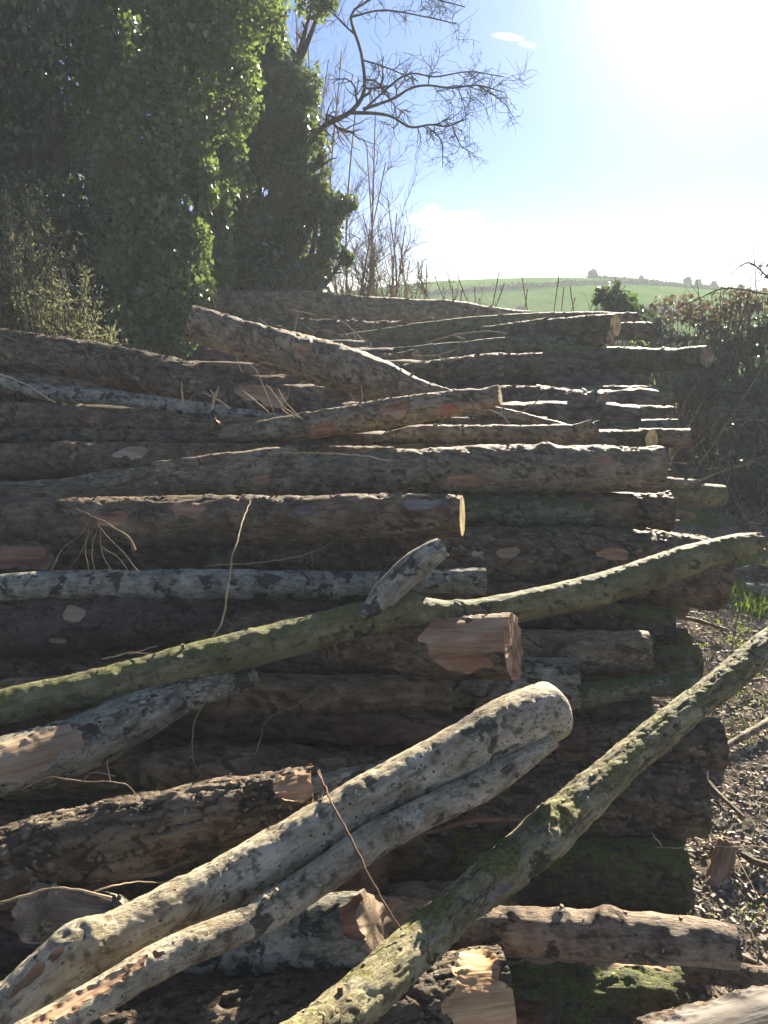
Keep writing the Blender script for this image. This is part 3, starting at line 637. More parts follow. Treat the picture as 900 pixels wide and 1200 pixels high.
# ------------------------------------------------------------------ foliage tools
def leaf_mat(name, c0, c1, rough, spec, tr=.35, trc=None):
    m = M(name); g = m.n('ShaderNodeNewGeometry'); at = m.attr('lv', True)
    col = m.ramp(at, [(0.0, c0), (1.0, c1)])
    tcx = m.mix(.6, col, trc or tuple(min(1, c * 3.2) for c in c1))
    return m.bsdf(col, rough, spec, None, (tr, tcx))
def leaves_mesh(name, mat, Pc, size, droop, parent, shape='ivy', aspect=1.0, nrm=None, seed=0):
    """many small leaf shaped folded faces at Pc"""
    r = np.random.default_rng(seed); n = len(Pc)
    d = r.normal(size=(n, 3)) if nrm is None else nrm + r.normal(size=(n, 3)) * .85
    d /= np.linalg.norm(d, axis=1)[:, None]
    t = r.normal(size=(n, 3)) * (1 - droop); t[:, 2] -= droop * 1.6
    t -= d * (t * d).sum(1)[:, None]; t /= np.linalg.norm(t, axis=1)[:, None] + 1e-9
    b = np.cross(d, t); L = size * (.5 + 1.3 * r.random(n) ** 1.6)[:, None]
    if shape == 'ivy': prof = [(0, 0, 0), (.12, .52, .06), (.5, .34, .02), (1.0, 0, -.10), (.5, -.34, .02), (.12, -.52, .06)]
    else: prof = [(0, 0, 0), (.3, .22 * aspect, .05), (.7, .17 * aspect, .02), (1.0, 0, -.12), (.7, -.17 * aspect, .02), (.3, -.22 * aspect, .05)]
    V = np.stack([Pc + t * L * p[0] + b * L * p[1] + d * L * p[2] for p in prof], 1).reshape(-1, 3)
    base = np.arange(n)[:, None] * 6
    Fc = np.concatenate([base + np.array([0, 1, 2, 3]), base + np.array([0, 3, 4, 5])], 0)
    lv = np.repeat(np.clip(fbm(Pc * 2.1 + 4, 2) * .8 - .15 + r.random(n) * .5, 0, 1), 6)
    return kind(mesh_np(name, V, Fc, mat, parent, {'lv': lv}, smooth=False), 'stuff')
def blob_points(blobs, dens, seed, shell=.55, gap=.42, gs=2.2):
    """points through lumpy ellipsoids (x, y, z, rx, ry, rz); gaps where the noise is low"""
    r = np.random.default_rng(seed); out = []; nr = []
    for (x, y, z, rx, ry, rz) in blobs:
        n = int(dens * (rx * rz + rx * ry + ry * rz) * 4)
        u = r.normal(size=(n, 3)); u /= np.linalg.norm(u, axis=1)[:, None]
        rad = 1 - (1 - shell) * r.random(n) ** 1.4
        p = np.array([x, y, z]) + u * rad[:, None] * np.array([rx, ry, rz])
        lump = fbm(p * 1.25 + seed, 4); p += u * ((lump - .5) * 2.2 * min(rx, rz))[:, None] + (np.stack([fbm(p * 3.1 + 5, 2), fbm(p * 3.1 + 9, 2), fbm(p * 3.1 + 14, 2)], 1) - .5) * .55 * min(rx, rz)
        keep = fbm(p * gs + 31 + seed, 3) > gap * (.75 + .5 * (rad > .8))
        keep &= p[:, 2] > .02
        out.append(p[keep]); nr.append(u[keep])
    return np.vstack(out), np.vstack(nr)
def pxblobs(lst):
    out = []
    for (px, py, Y, rpx, rpy, ryd) in lst:
        q, s = P(px, py, Y); out.append((*q, rpx * s, ryd, rpy * s))
    return out
def stem_mat(name, a, b):
    m = M(name); g = m.n('ShaderNodeNewGeometry').outputs['Position']
    n = m.noise(m.mapping(g, (1, 1, .4)), 30, 6, .65)
    return m.bsdf(m.ramp(n, [(.35, a), (.65, b)]), .85, .2, m.bump(m.noise(g, 90, 4), .6, .004))
ST = {'bare': stem_mat('bare_branch_bark', (.035, .028, .022), (.10, .08, .062)), 'twig': stem_mat('dry_twig', (.13, .095, .06), (.30, .23, .15)),
      'tan': stem_mat('pale_dry_stem', (.22, .17, .10), (.42, .34, .22)), 'reddish': stem_mat('bramble_stem', (.08, .04, .03), (.17, .10, .07)),
      'gorse': stem_mat('gorse_stem', (.06, .06, .035), (.13, .12, .075)), 'brownstick': stem_mat('brown_stick', (.10, .055, .035), (.20, .12, .075))}
LM = {'ivy': leaf_mat('ivy_leaf', (.040, .058, .032), (.085, .115, .055), .26, .8, .3, (.16, .26, .035)),
      'ivyb': leaf_mat('bright_ivy_leaf', (.045, .070, .030), (.105, .145, .055), .22, .9, .4, (.27, .38, .08)),
      'dark': leaf_mat('dark_evergreen_leaf', (.055, .068, .050), (.11, .125, .09), .32, .6, .2, (.07, .11, .04)),
      'brownish': leaf_mat('rusty_evergreen_leaf', (.075, .068, .046), (.14, .12, .08), .42, .4, .18, (.12, .10, .03)),
      'gorse': leaf_mat('gorse_needle', (.10, .115, .06), (.25, .27, .15), .6, .25, .4, (.34, .36, .17)),
      'bramble': leaf_mat('bramble_leaf', (.034, .050, .038), (.075, .10, .065), .38, .5, .25, (.15, .22, .09)),
      'dry': leaf_mat('dry_hedge_leaf', (.06, .05, .03), (.14, .11, .065), .7, .2, .3, (.20, .15, .08)),
      'hedge': leaf_mat('far_hedge_leaf', (.02, .03, .012), (.045, .06, .022), .7, .2, .2)}
def branch_system(soup, C, R, depth, rng, child_n, spread, length, plane=None, up=.15, rmin=.0016, curl=.35):
    """tube plus recursively spawned side shoots"""
    soup.tube(C, R, 6 if R[0] > .012 else 4)
    if depth == 0: return
    n = len(C); T = np.gradient(C, axis=0); T /= np.linalg.norm(T, axis=1)[:, None] + 1e-9
    for q in range(child_n):
        i = int(n * rng.uniform(.2, 1.0)) - 1; i = max(1, min(n - 1, i))
        side = rng.normal(size=3); side -= T[i] * side.dot(T[i])
        if plane is not None: side *= plane
        side /= np.linalg.norm(side) + 1e-9
        d = T[i] * rng.uniform(.4, 1.0) + side * spread; d[2] += up; d /= np.linalg.norm(d)
        L = length * rng.uniform(.45, 1.15); m = 7 if depth > 1 else 5
        pts = [C[i]]; dd = d.copy()
        for k in range(m - 1):
            dd = dd + rng.normal(size=3) * curl * .55 + np.array([0, 0, up * .25]); dd /= np.linalg.norm(dd); pts.append(pts[-1] + dd * L / (m - 1))
        r0 = max(rmin, R[i] * .62); branch_system(soup, np.array(pts), np.linspace(r0, max(rmin * .6, r0 * .3), m), depth - 1, rng, child_n, spread, length * .55, plane, up, rmin, curl)
def limb(pxpts, n=26):
    return_pts = []
    for (px, py, Yd, hw) in pxpts:
        q, s = P(px, py, Yd); return_pts.append([*q, hw * s])
    c = catmull(return_pts, n); return c[:, :3], np.abs(c[:, 3])
def trunk(parent, pts, mat=ST['bare'], nm='trunk'):
    s = Soup(); c = catmull(pts, 24); V, Fc = tube(c[:, :3], np.abs(c[:, 3]), 14)
    V = V + (np.stack([fbm(V * 5, 3), fbm(V * 5 + 3, 3), V[:, 2] * 0 + .5], 1) - .5) * .06
    return mesh_np(nm, V, Fc, mat, parent)

# ------------------------------------------------------------------ trees on the left
def ivy_tree(label, blobs, trunk_pts, mat, dens, size, droop, seed, extra=None, gap=.40, shape='ivy', cat='tree', name='ivy_clad_tree', aspect=1.0, shell=.55):
    t = thing(name, label, cat, (trunk_pts[0][0], trunk_pts[0][1], 0))
    trunk(t, trunk_pts)
    Pc, Nn = blob_points(pxblobs(blobs), dens, seed, gap=gap, shell=shell)
    Nn = Nn * .7 + np.array([0, 0, .35])
    leaves_mesh('crown', LM[mat], Pc, size, droop, t, shape=shape, nrm=Nn, seed=seed, aspect=aspect)
    # inner limbs that carry the crown
    s = Soup(); rng = np.random.default_rng(seed + 5); tp = np.array(trunk_pts)
    for (x, y, z, rx, ry, rz) in pxblobs(blobs):
        c0 = tp[np.argmin(np.abs(tp[:, 2] - z * .8))][:3]; c1 = np.array([x, y, z])
        c = catmull([c0, (c0 + c1) / 2 + np.array([0, 0, -.1]), c1], 8)
        branch_system(s, c, np.linspace(.05, .015, 8), 1, rng, 6, .9, max(rx, rz) * .9, None, .1)
    s.build('branch', ST['bare'], t)
    return t
T1 = ivy_tree('huge dark evergreen tree filling the top left corner', [(-60, 20, 8.2, 130, 150, .9), (60, 60, 8.4, 110, 130, .9), (150, -30, 8.6, 120, 110, .9), (-40, 210, 8.2, 120, 130, .8),
    (60, 190, 8.4, 90, 120, .8), (40, 330, 8.3, 100, 100, .7), (-70, 380, 8.2, 110, 90, .7), (50, -120, 8.3, 150, 120, 1.0), (-150, 100, 8.0, 120, 260, 1.0), (120, 110, 8.9, 70, 140, .5)],
    [(-4.2, 9, 0, .22), (-4.1, 9, 2, .19), (-3.9, 8.9, 4, .14), (-3.8, 8.9, 6, .06)], 'ivy', 760, .056, .75, 3, gap=.16, shape='long', aspect=1.5, name='evergreen_tree')
ivy_tree('drab leaved lower evergreen between the grey green bush and the bright ivy', [(70, 300, 7.9, 75, 60, .45), (110, 340, 7.8, 60, 70, .4), (20, 285, 7.9, 70, 50, .4), (125, 270, 8.0, 50, 60, .35)],
    [(-2.8, 8.1, 0, .09), (-2.8, 8.1, 1, .07), (-2.7, 8.0, 2.2, .04)], 'ivy', 1100, .05, .7, 5, gap=.2, shape='long', aspect=1.3, name='evergreen_shrub')
ivy_tree('sunlit ivy covered tree with bright glinting leaves left of centre', [(185, 150, 6.9, 58, 75, .4), (215, 50, 7.1, 70, 70, .45), (180, 250, 6.8, 48, 70, .36), (190, 335, 6.7, 46, 60, .32),
    (165, 385, 6.5, 50, 40, .3), (222, 290, 6.9, 26, 50, .25), (150, 320, 6.8, 30, 60, .3), (255, -20, 7.3, 60, 50, .45), (238, 205, 7.0, 24, 44, .25), (262, 105, 7.3, 36, 60, .3), (215, 390, 6.5, 16, 22, .2), (110, 395, 6.6, 50, 30, .25), (150, 200, 7.0, 44, 60, .3), (125, 120, 7.6, 50, 80, .35), (130, 260, 7.4, 44, 70, .3), (250, 270, 7.6, 30, 70, .3), (260, 180, 8.0, 34, 50, .3)],
    [(-1.95, 7.0, 0, .13), (-1.9, 7.0, 1.5, .11), (-1.85, 7.1, 3, .09), (-1.8, 7.2, 4.4, .05)], 'ivyb', 2300, .037, .55, 8, gap=.36, shell=.35)
ivy_tree('broad dark ivy smothered tree filling the gap behind the bright ivy', [(285, 110, 9.6, 62, 80, .45), (310, 190, 9.6, 56, 60, .45), (265, 230, 9.8, 50, 80, .45), (320, 280, 9.4, 50, 55, .4), (300, 40, 9.9, 50, 60, .4), (255, 330, 9.4, 60, 45, .4), (240, 170, 10, 50, 110, .4),
    (320, 90, 9.7, 40, 50, .35), (330, 330, 9.2, 50, 26, .35), (290, 330, 9.2, 50, 30, .3), (345, 140, 9.8, 30, 40, .3)],
    [(-1.7, 9.8, 0, .18), (-1.7, 9.8, 2, .15), (-1.6, 9.9, 4.4, .07)], 'ivyb', 1500, .044, .6, 12, gap=.30, shell=.3)
T4 = ivy_tree('slim ivy wrapped tree nearest the open sky, bare limbs reaching right', [(360, 215, 9.4, 36, 50, .35), (340, 150, 9.5, 36, 50, .35), (385, 290, 9.2, 36, 40, .3), (375, 235, 9.3, 30, 40, .3), (350, 120, 9.6, 24, 50, .28), (345, 190, 9.5, 30, 50, .3), (375, 180, 9.6, 20, 34, .22), (350, 260, 9.4, 34, 50, .3), (385, 255, 9.5, 22, 34, .2), (370, 310, 9.2, 36, 32, .3), (400, 240, 9.5, 20, 20, .15), (335, 320, 9.2, 30, 30, .3), (320, 70, 9.8, 20, 40, .2), (405, 300, 9.3, 22, 24, .2),(365,8,9.5,20,12,.15),(378,0,9.5,18,8,.12)],
    [(-1.05, 9.6, 0, .13), (-1.0, 9.6, 1.6, .11), (-.98, 9.6, 2.9, .09), (-1.1, 9.7, 4.0, .06), (-1.25, 9.8, 5.2, .03)], 'ivyb', 1700, .043, .5, 15, gap=.38, shell=.3)
rng = np.random.default_rng(21)
s = Soup()
PL = np.array([1, .35, 1])
for pts, ch, ln in [([(352, 185, 9.6, 5), (377, 150, 9.55, 4.6), (411, 131, 9.5, 3.8), (427, 105, 9.5, 3.0), (423, 61, 9.5, 2.6), (411, 20, 9.5, 2.3), (425, 5, 9.5, 2), (450, -10, 9.5, 1.6)], 12, .62),
                ([(409, 132, 9.5, 3.2), (440, 133, 9.4, 2.6), (460, 137, 9.4, 2.2), (481, 149, 9.4, 1.8), (505, 146, 9.4, 1.5), (524, 148, 9.4, 1.3), (545, 140, 9.3, 1)], 13, .5),
                ([(425, 128, 9.5, 2.4), (460, 116, 9.5, 2.2), (480, 104, 9.5, 1.9), (500, 100, 9.5, 1.7), (530, 103, 9.5, 1.5), (560, 100, 9.4, 1.2), (590, 108, 9.4, .8)], 18, .62),
                ([(430, 125, 9.6, 1.8), (475, 88, 9.6, 1.5), (510, 90, 9.6, 1.2), (550, 84, 9.6, 1), (590, 90, 9.6, .8)], 12, .5),
                ([(500, 148, 9.4, 1.4), (517, 165, 9.4, 1.1), (519, 196, 9.4, .6)], 8, .28), ([(530, 148, 9.4, 1.2), (540, 170, 9.4, .9), (555, 180, 9.4, .5)], 8, .28),
                ([(560, 100, 9.4, 1.2), (590, 120, 9.4, .9), (603, 140, 9.4, .5)], 8, .28),
                ([(424, 70, 9.5, 1.5), (455, 80, 9.5, 1.2), (490, 95, 9.5, .8)], 10, .35), ([(411, 20, 9.5, 1.8), (450, 12, 9.5, 1.4), (500, 20, 9.5, 1.1), (535, 28, 9.5, .8)], 12, .45),
                ([(440, -8, 9.5, 1.6), (490, -5, 9.5, 1.3), (545, 8, 9.5, .9)], 12, .45), ([(415, 40, 9.5, 1.4), (395, 20, 9.5, 1), (380, -10, 9.5, .8)], 10, .4)]:
    c, r = limb(pts); r = r * .72; branch_system(s, c, r, 2, rng, ch // 2 + 4, .85, ln, PL, -.06, .0021, .8)
kind(s.build('bare_limbs', ST['bare'], T4), 'stuff')
# thin bare saplings between the ivy and the sky
def bare_tree(label, bx, Yd, tops, ch, ln, mat='bare', name='bare_tree', seed=1, cat='tree', rr=.03, tw=.0028, depth=2, plane=None, up=.18, z0=0):
    t = thing(name, label, cat, (bx, Yd, z0)); s = Soup(); rg = np.random.default_rng(seed)
    for (px, py, dy) in tops:
        q, _ = P(px, py, Yd + dy); q0 = np.array([bx + rg.uniform(-.12, .12), Yd + rg.uniform(-.1, .1), z0])
        mid = q0 * .5 + q * .5 + rg.normal(size=3) * .12
        c = catmull([q0, mid, q], 20); branch_system(s, c, np.linspace(rr, .006, 20), depth, rg, ch, .55, ln, plane, up, tw, .35)
    s.build('branch', ST[mat], t); return t
bare_tree('bare thin branched tree rising left of the sky behind the ivy', -.25, 10.2, [(440, 130, 0), (452, 190, .2), (420, 90, .1), (465, 250, 0), (400, 60, .2), (475, 265, .1), (455, 235, .1), (430, 170, .1)], 15, .7, mat='twig', seed=3, tw=.0016, rr=.018)
bare_tree('pale twiggy tree at the top behind the dark ivy', -1.15, 10.8, [(330, -20, 0), (300, 10, .2), (360, 30, 0), (385, 70, .2), (345, -40, .3), (370, 100, .1), (310, 60, .1), (290, -30, .2), (395, 130, .2)], 15, .75, mat='twig', seed=5, tw=.0016, rr=.02)
bare_tree('low leafless bush under the bare tree, above the back logs', .0, 10.0, [(440, 280, 0), (470, 290, .1), (425, 250, 0), (480, 305, .2), (405, 290, 0), (460, 300, .1), (435, 300, .2), (415, 310, 0), (495, 318, 0)], 13, .45, mat='twig', seed=9, name='leafless_bush', cat='bush', rr=.009, tw=.0016)
bare_tree('brown bramble thicket at the left end of the green field', .75, 10.2, [(490, 320, 0), (510, 325, .2), (470, 315, .1), (530, 335, 0), (500, 310, 0)], 10, .35, mat='reddish', seed=13, name='bramble_thicket', cat='bush', rr=.008)
for i, (px, py, b0) in enumerate([(585, 318, 1.35), (612, 325, 1.6), (655, 322, 2.0), (556, 335, 1.1), (536, 322, .95), (668, 335, 2.2)]):
    bare_tree(['upright weed stalks in front of the field, one with a forked top', 'thin dry stalks against the middle of the green field', 'stalks just left of the round ivy bush', 'short stalk near the crest of the back logs', 'stalk beside the bramble thicket', 'leaning stalk close to the round ivy bush'][i],
              b0, 9.3, [(px, py, 0), (px + 6, py + 14, 0)], 3, .14, mat='reddish', seed=30 + i, name='weed_stalk', cat='weed', rr=.0022, tw=.0014, depth=1)

# gorse like bush on the left
gt = thing('gorse_bush', 'spiky grey green bush at the left edge above the crusty log', 'bush', (-2.15, 4.95, 0))
s = Soup(); rg = np.random.default_rng(4); LP = []; LN = []
tips = [(4, 233), (34, 233), (-24, 248), (16, 268), (56, 290), (-44, 278), (66, 328), (91, 333), (114, 378), (121, 395), (81, 358), (41, 308), (6, 298), (-64, 328), (96, 373), (56, 358), (26, 338), (-14, 328), (71, 388), (106, 395), (36, 378), (-4, 358), (-84, 378), (16, 395)]
for (px, py) in tips:
    for q in range(5):
        yd = 4.9 + rg.uniform(-.25, .3); tip, _ = P(px + rg.normal() * 9, py + rg.normal() * 9, yd)
        root = np.array([-2.2 + rg.uniform(-.3, .3), 4.95 + rg.uniform(-.1, .1), 0.0]); mid = root * .35 + tip * .65 + np.array([0, 0, -.12])
        c = catmull([root, mid, tip], 22); s.tube(c, np.linspace(.011, .003, 22), 4)
        for k in range(7, 22):
            for z in range(9):
                LP.append(c[k] + rg.normal(size=3) * .009); LN.append(rg.normal(size=3))
            if k % 4 == 0:
                d = c[k] - c[k - 1]; d = d / np.linalg.norm(d) + rg.normal(size=3) * .55; e = c[k] + d * rg.uniform(.08, .2)
                s.tube(np.array([c[k], (c[k] + e) / 2 + [0, 0, -.01], e]), [.004, .003, .002], 4)
                for z in range(20): LP.append(c[k] + (e - c[k]) * rg.random() + rg.normal(size=3) * .012); LN.append(rg.normal(size=3))
s.build('stem', ST['gorse'], gt)
leaves_mesh('spines', LM['gorse'], np.array(LP), .021, .0, gt, shape='long', aspect=.7, seed=6)

# ------------------------------------------------------------------ hedge and bushes on the right
def bush(label, blobs, mat, dens, size, seed, stems, name='ivy_bush', gap=.4, base=None, droop=.4, stemmat='reddish', shape='ivy', cat='bush', arch=()):
    bl = pxblobs(blobs); bx, by = base or (bl[0][0], bl[0][1])
    t = thing(name, label, cat, (bx, by, 0))
    s = Soup(); rg = np.random.default_rng(seed)
    for (x, y, z, rx, ry, rz) in bl:
        for q in range(stems):
            root = np.array([x + rg.normal() * .2, y + rg.normal() * .15, 0.]); tip = np.array([x, y, z]) + rg.normal(size=3) * np.array([rx, ry, rz]) * .62
            c = catmull([root, (root + tip) / 2 + rg.normal(size=3) * .1, tip], 9)
            branch_system(s, c, np.linspace(.010, .003, 9), 1, rg, 5, .8, .28, None, .05, .0022, .5)
    for pts in arch:
        c, r = limb([(a_, b_, c_, d_ * .55) for a_, b_, c_, d_ in pts]); branch_system(s, c, r, 1, rg, 9, .8, .16, None, .05, .0018, .5)
    s.build('stem', ST[stemmat], t)
    Pc, Nn = blob_points(bl, dens, seed, gap=gap, shell=.35)
    leaves_mesh('foliage', LM[mat], Pc, size, droop, t, nrm=Nn * .6 + np.array([0, 0, .4]), seed=seed, shape=shape)
    return t
bush('round dark ivy bush standing against the green field', [(722, 352, 9.0, 26, 20, .25), (705, 345, 9.0, 12, 12, .15), (745, 372, 8.9, 26, 18, .25), (716, 375, 9, 22, 18, .2)], 'ivy', 900, .06, 41, 6, gap=.38)
bush('leafy bramble in the gap between the stack and the hedge', [(770, 385, 8.2, 30, 24, .3), (800, 400, 8.0, 26, 26, .3), (790, 430, 7.6, 28, 26, .3), (760, 400, 8.2, 24, 20, .3)], 'bramble', 420, .045, 43, 14, gap=.42, name='bramble_bush')
hedge_t = bush('dark tangled hedge along the right side of the track', [(850, 410, 8.4, 58, 40, .5), (905, 390, 8.2, 60, 50, .5), (825, 450, 8.0, 42, 45, .4), (880, 465, 7.6, 60, 45, .45), (950, 440, 7.2, 60, 80, .5), (838, 505, 7.2, 40, 45, .35), (890, 520, 6.8, 50, 40, .4),
      (850, 560, 6.3, 36, 30, .3), (905, 575, 5.9, 40, 34, .3), (960, 560, 5.8, 50, 50, .4), (800, 440, 8.2, 28, 40, .35)], 'bramble', 760, .048, 44, 18, gap=.36, name='tangled_hedge', stemmat='bare',
      arch=[[(900, 345, 5.6, 1.6), (850, 338, 5.6, 1.3), (815, 352, 5.7, 1.1), (790, 362, 5.7, .8)], [(900, 372, 5.4, 1.5), (850, 378, 5.5, 1.2), (800, 372, 5.6, .9)], [(905, 330, 5.2, 1.8), (878, 308, 5.3, 1.3), (855, 322, 5.3, .8)],
            [(880, 610, 4.9, 2.2), (862, 570, 4.9, 1.8), (858, 510, 5, 1.4), (868, 470, 5, .9)], [(850, 600, 5.0, 1.8), (842, 550, 5, 1.4), (848, 490, 5, 1.0)], [(905, 500, 4.8, 1.5), (850, 480, 4.9, 1.2), (800, 490, 5, .8)], [(830, 600, 5, 1.4), (800, 540, 5, 1.1), (785, 500, 5, .8)], [(890, 640, 4.6, 2), (905, 560, 4.6, 1.6), (880, 470, 4.7, 1)],
            [(865, 620, 4.7, 1.5), (905, 590, 4.6, 1.2), (930, 560, 4.6, 1)], [(870, 600, 4.9, 1.5), (835, 530, 4.9, 1.2), (828, 470, 4.9, 1)]])
bush('brownish top growth of the hedge rising above the hill at the right edge', [(830, 368, 8.4, 40, 16, .3), (880, 355, 8.2, 34, 18, .3), (790, 365, 8.8, 30, 14, .3), (905, 335, 7.9, 34, 28, .3), (870, 345, 8.2, 24, 16, .3)], 'dry', 620, .038, 45, 14, gap=.45, name='hedge_top_growth')
bush('bright yellow green shrub poking from the dark hedge beside the stack', [(768, 418, 7.2, 16, 10, .12), (750, 402, 7.4, 14, 10, .12)], 'ivyb', 900, .035, 47, 5, gap=.40, name='small_shrub')
bush('low evergreen weeds below the hedge, left of the track', [(838, 500, 6.4, 26, 22, .18), (872, 545, 6.0, 30, 20, .2)], 'bramble', 380, .036, 48, 6, gap=.46, name='low_weeds')

# ------------------------------------------------------------------ far hedgerows and hill trees
def hedgerow(label, pts, h, seed):
    """pts: x, y of the row on the hill"""
    h = h / KH; c = catmull([[x / KH, y / KH] for x, y in pts], 60); rg = np.random.default_rng(seed)
    t = thing('hedgerow', label, 'hedge', (c[30][0], c[30][1], tz(*c[30])), 'hedgerows on the far hill')
    L = np.linalg.norm(np.diff(c, axis=0), axis=1).sum(); n = int(L * 55 * KH)
    i = rg.integers(0, len(c) - 1, n); f = rg.random(n)[:, None]; q = c[i] * (1 - f) + c[i + 1] * f + rg.normal(size=(n, 2)) * .35 / KH
    zz = terrain(q[:, 0][None], q[:, 1][None])[0]; hh = h * (.5 + .9 * vnoise(np.stack([q[:, 0], q[:, 1], q[:, 0] * 0 + seed], 1)))
    leaves_mesh('foliage', LM['hedge'], np.stack([q[:, 0], q[:, 1], zz + hh * rg.random(n)], 1), .55 / KH, .2, t, seed=seed)
hedgerow('hedgerow running down across the middle of the far field', [(14, 150), (34, 158), (52, 168), (66, 172)], 1.1, 61)
hedgerow('hedgerow along the upper part of the far hill', [(10, 196), (40, 205), (60, 214), (90, 220)], 1.0, 62)
hedgerow('hedgerow along the crest of the far hill, right side', [(60, 236), (84, 240), (110, 240), (140, 235)], .45, 63)
hedgerow('lowest dark hedgerow at the foot of the far field', [(8, 122), (24, 124), (40, 130), (60, 132), (85, 138)], 1.3, 64)
for i, (px, Yd, hh) in enumerate([(693, 238, 2.6), (750, 238, 1.7), (804, 236, 2.9), (817, 236, 2.5), (836, 232, 2.3), (868, 226, 2.0), (610, 170, 1.5), (546, 160, 1.3)]):
    Yd = Yd / KH; hh = hh * .8 / KH; x = (px - 450) / F * (Yd * cp); z0 = tz(x, Yd); rg = np.random.default_rng(70 + i)
    t = thing('hill_tree', ['tiny tree on the skyline above the ivy bush', 'lone low tree on the bare skyline', 'taller of the paired trees on the skyline at right', 'rounder of the paired trees on the skyline at right', 'broad clump on the skyline right of the paired trees', 'rightmost skyline tree beside the bramble arch', 'small field bush halfway up the hill', 'small field bush at the left of the hill'][i], 'tree', (x, Yd, z0), 'trees dotted on the far hill')
    trunk(t, [(x, Yd, z0 - .05, .03), (x, Yd, z0 + hh * .4, .022), (x, Yd, z0 + hh * .8, .01)])
    Pc, Nn = blob_points([(x, Yd, z0 + hh * .6, hh * .42, hh * .4, hh * .42), (x + hh * .2, Yd, z0 + hh * .4, hh * .4, hh * .3, hh * .3)], 42 * KH * KH, 80 + i, gap=.2, gs=9)
    leaves_mesh('crown', LM['hedge'], Pc, .5 / KH, .2, t, nrm=Nn, seed=i)

# ------------------------------------------------------------------ track litter: chips, stones, grass
def on_track(n, r, x0=.35, x1=6.5, y0=.6, y1=8.0, bias=1.7):
    y = y0 + (y1 - y0) * r.random(n) ** bias; x = x0 + (x1 - x0) * r.random(n) ** 1.3
    x = x + (y - 1) * .15
    k = x > edge_x(np.maximum(y, 1.7)) - .25
    return x[k], y[k]
rg = np.random.default_rng(90)
x, y = on_track(80000, rg, x1=3.1, y1=6.5); n = len(x); z = terrain(x[None], y[None])[0]
Lc = rg.uniform(.006, .024, n) * (1 + (rg.random(n) > .97) * .7); Wc = Lc * rg.uniform(.15, .5, n); Tc = Wc * rg.uniform(.15, .5, n)
an = rg.random(n) * 2 * math.pi; tl = rg.normal(size=n) * .28
ax = np.stack([np.cos(an) * np.cos(tl), np.sin(an) * np.cos(tl), np.sin(tl)], 1); bx_ = np.stack([-np.sin(an), np.cos(an), rg.normal(size=n) * .25], 1); cx_ = np.cross(ax, bx_)
ctr = np.stack([x, y, z + Tc + np.abs(np.sin(tl)) * Lc * .5 + rg.random(n) * .008], 1)
cs = [(-1, -1, -1), (1, -.7, -1), (.85, 1, -1), (-1, .8, -1), (-1, -1, 1), (1, -.7, 1), (.85, 1, 1), (-1, .8, 1)]
V = np.stack([ctr + ax * (Lc * .5 * a_)[:, None] + bx_ * (Wc * .5 * b_)[:, None] + cx_ * (Tc * .5 * c_)[:, None] for a_, b_, c_ in cs], 1).reshape(-1, 3)
Fq = np.array([(4, 5, 6, 7), (0, 1, 5, 4), (1, 2, 6, 5), (2, 3, 7, 6), (3, 0, 4, 7)])
Fc = (np.arange(n)[:, None, None] * 8 + Fq[None]).reshape(-1, 4)
cm = M('wood_chip'); at = cm.attr('lv', True)
cm.bsdf(cm.ramp(at, [(0, (.10, .08, .065)), (.35, (.24, .20, .155)), (.7, (.38, .33, .27)), (1, (.58, .52, .43))]), .8, .25)
chips = kind(mesh_np('wood_chips', V, Fc, cm.m, None, {'lv': np.repeat(rg.random(n) ** 1.2, 8)}, smooth=False), 'stuff')
tag(chips, 'wood chips and bark crumbs strewn over the track right of the stack', 'wood chips')
def ico():
    t = (1 + 5 ** .5) / 2
    v = np.array([(-1, t, 0), (1, t, 0), (-1, -t, 0), (1, -t, 0), (0, -1, t), (0, 1, t), (0, -1, -t), (0, 1, -t), (t, 0, -1), (t, 0, 1), (-t, 0, -1), (-t, 0, 1)]) / 1.9
    f = np.array([(0,11,5),(0,5,1),(0,1,7),(0,7,10),(0,10,11),(1,5,9),(5,11,4),(11,10,2),(10,7,6),(7,1,8),(3,9,4),(3,4,2),(3,2,6),(3,6,8),(3,8,9),(4,9,5),(2,4,11),(6,2,10),(8,6,7),(9,8,1)])
    return v, f
iv, if_ = ico()
x, y = on_track(4500, rg, x1=3.6, y1=7.0); n = len(x); z = terrain(x[None], y[None])[0]; r_ = rg.uniform(.004, .015, n) * (1 + (rg.random(n) > .97) * 1.0)
V = iv[None] * (1 + rg.normal(size=(n, 12, 1)) * .16) * (r_[:, None, None] * np.stack([rg.uniform(.8, 1.4, n), rg.uniform(.8, 1.2, n), rg.uniform(.45, .8, n)], 1)[:, None])
V = V + np.stack([x, y, z + r_ * .3], 1)[:, None]
Fc = (np.arange(n)[:, None, None] * 12 + if_[None]).reshape(-1, 3)
sm = M('stone'); sp_ = sm.n('ShaderNodeNewGeometry').outputs['Position']
sm.bsdf(sm.mix(sm.step(sm.noise(sp_, 14, 3), .4, .62), (.13, .125, .125), (.30, .28, .25)), .75, .3, sm.bump(sm.noise(sp_, 160, 4), .5, .003))
tag(kind(mesh_np('stones', V.reshape(-1, 3), Fc, sm.m, None, smooth=False), 'stuff'), 'small grey stones bedded in the track', 'stones')
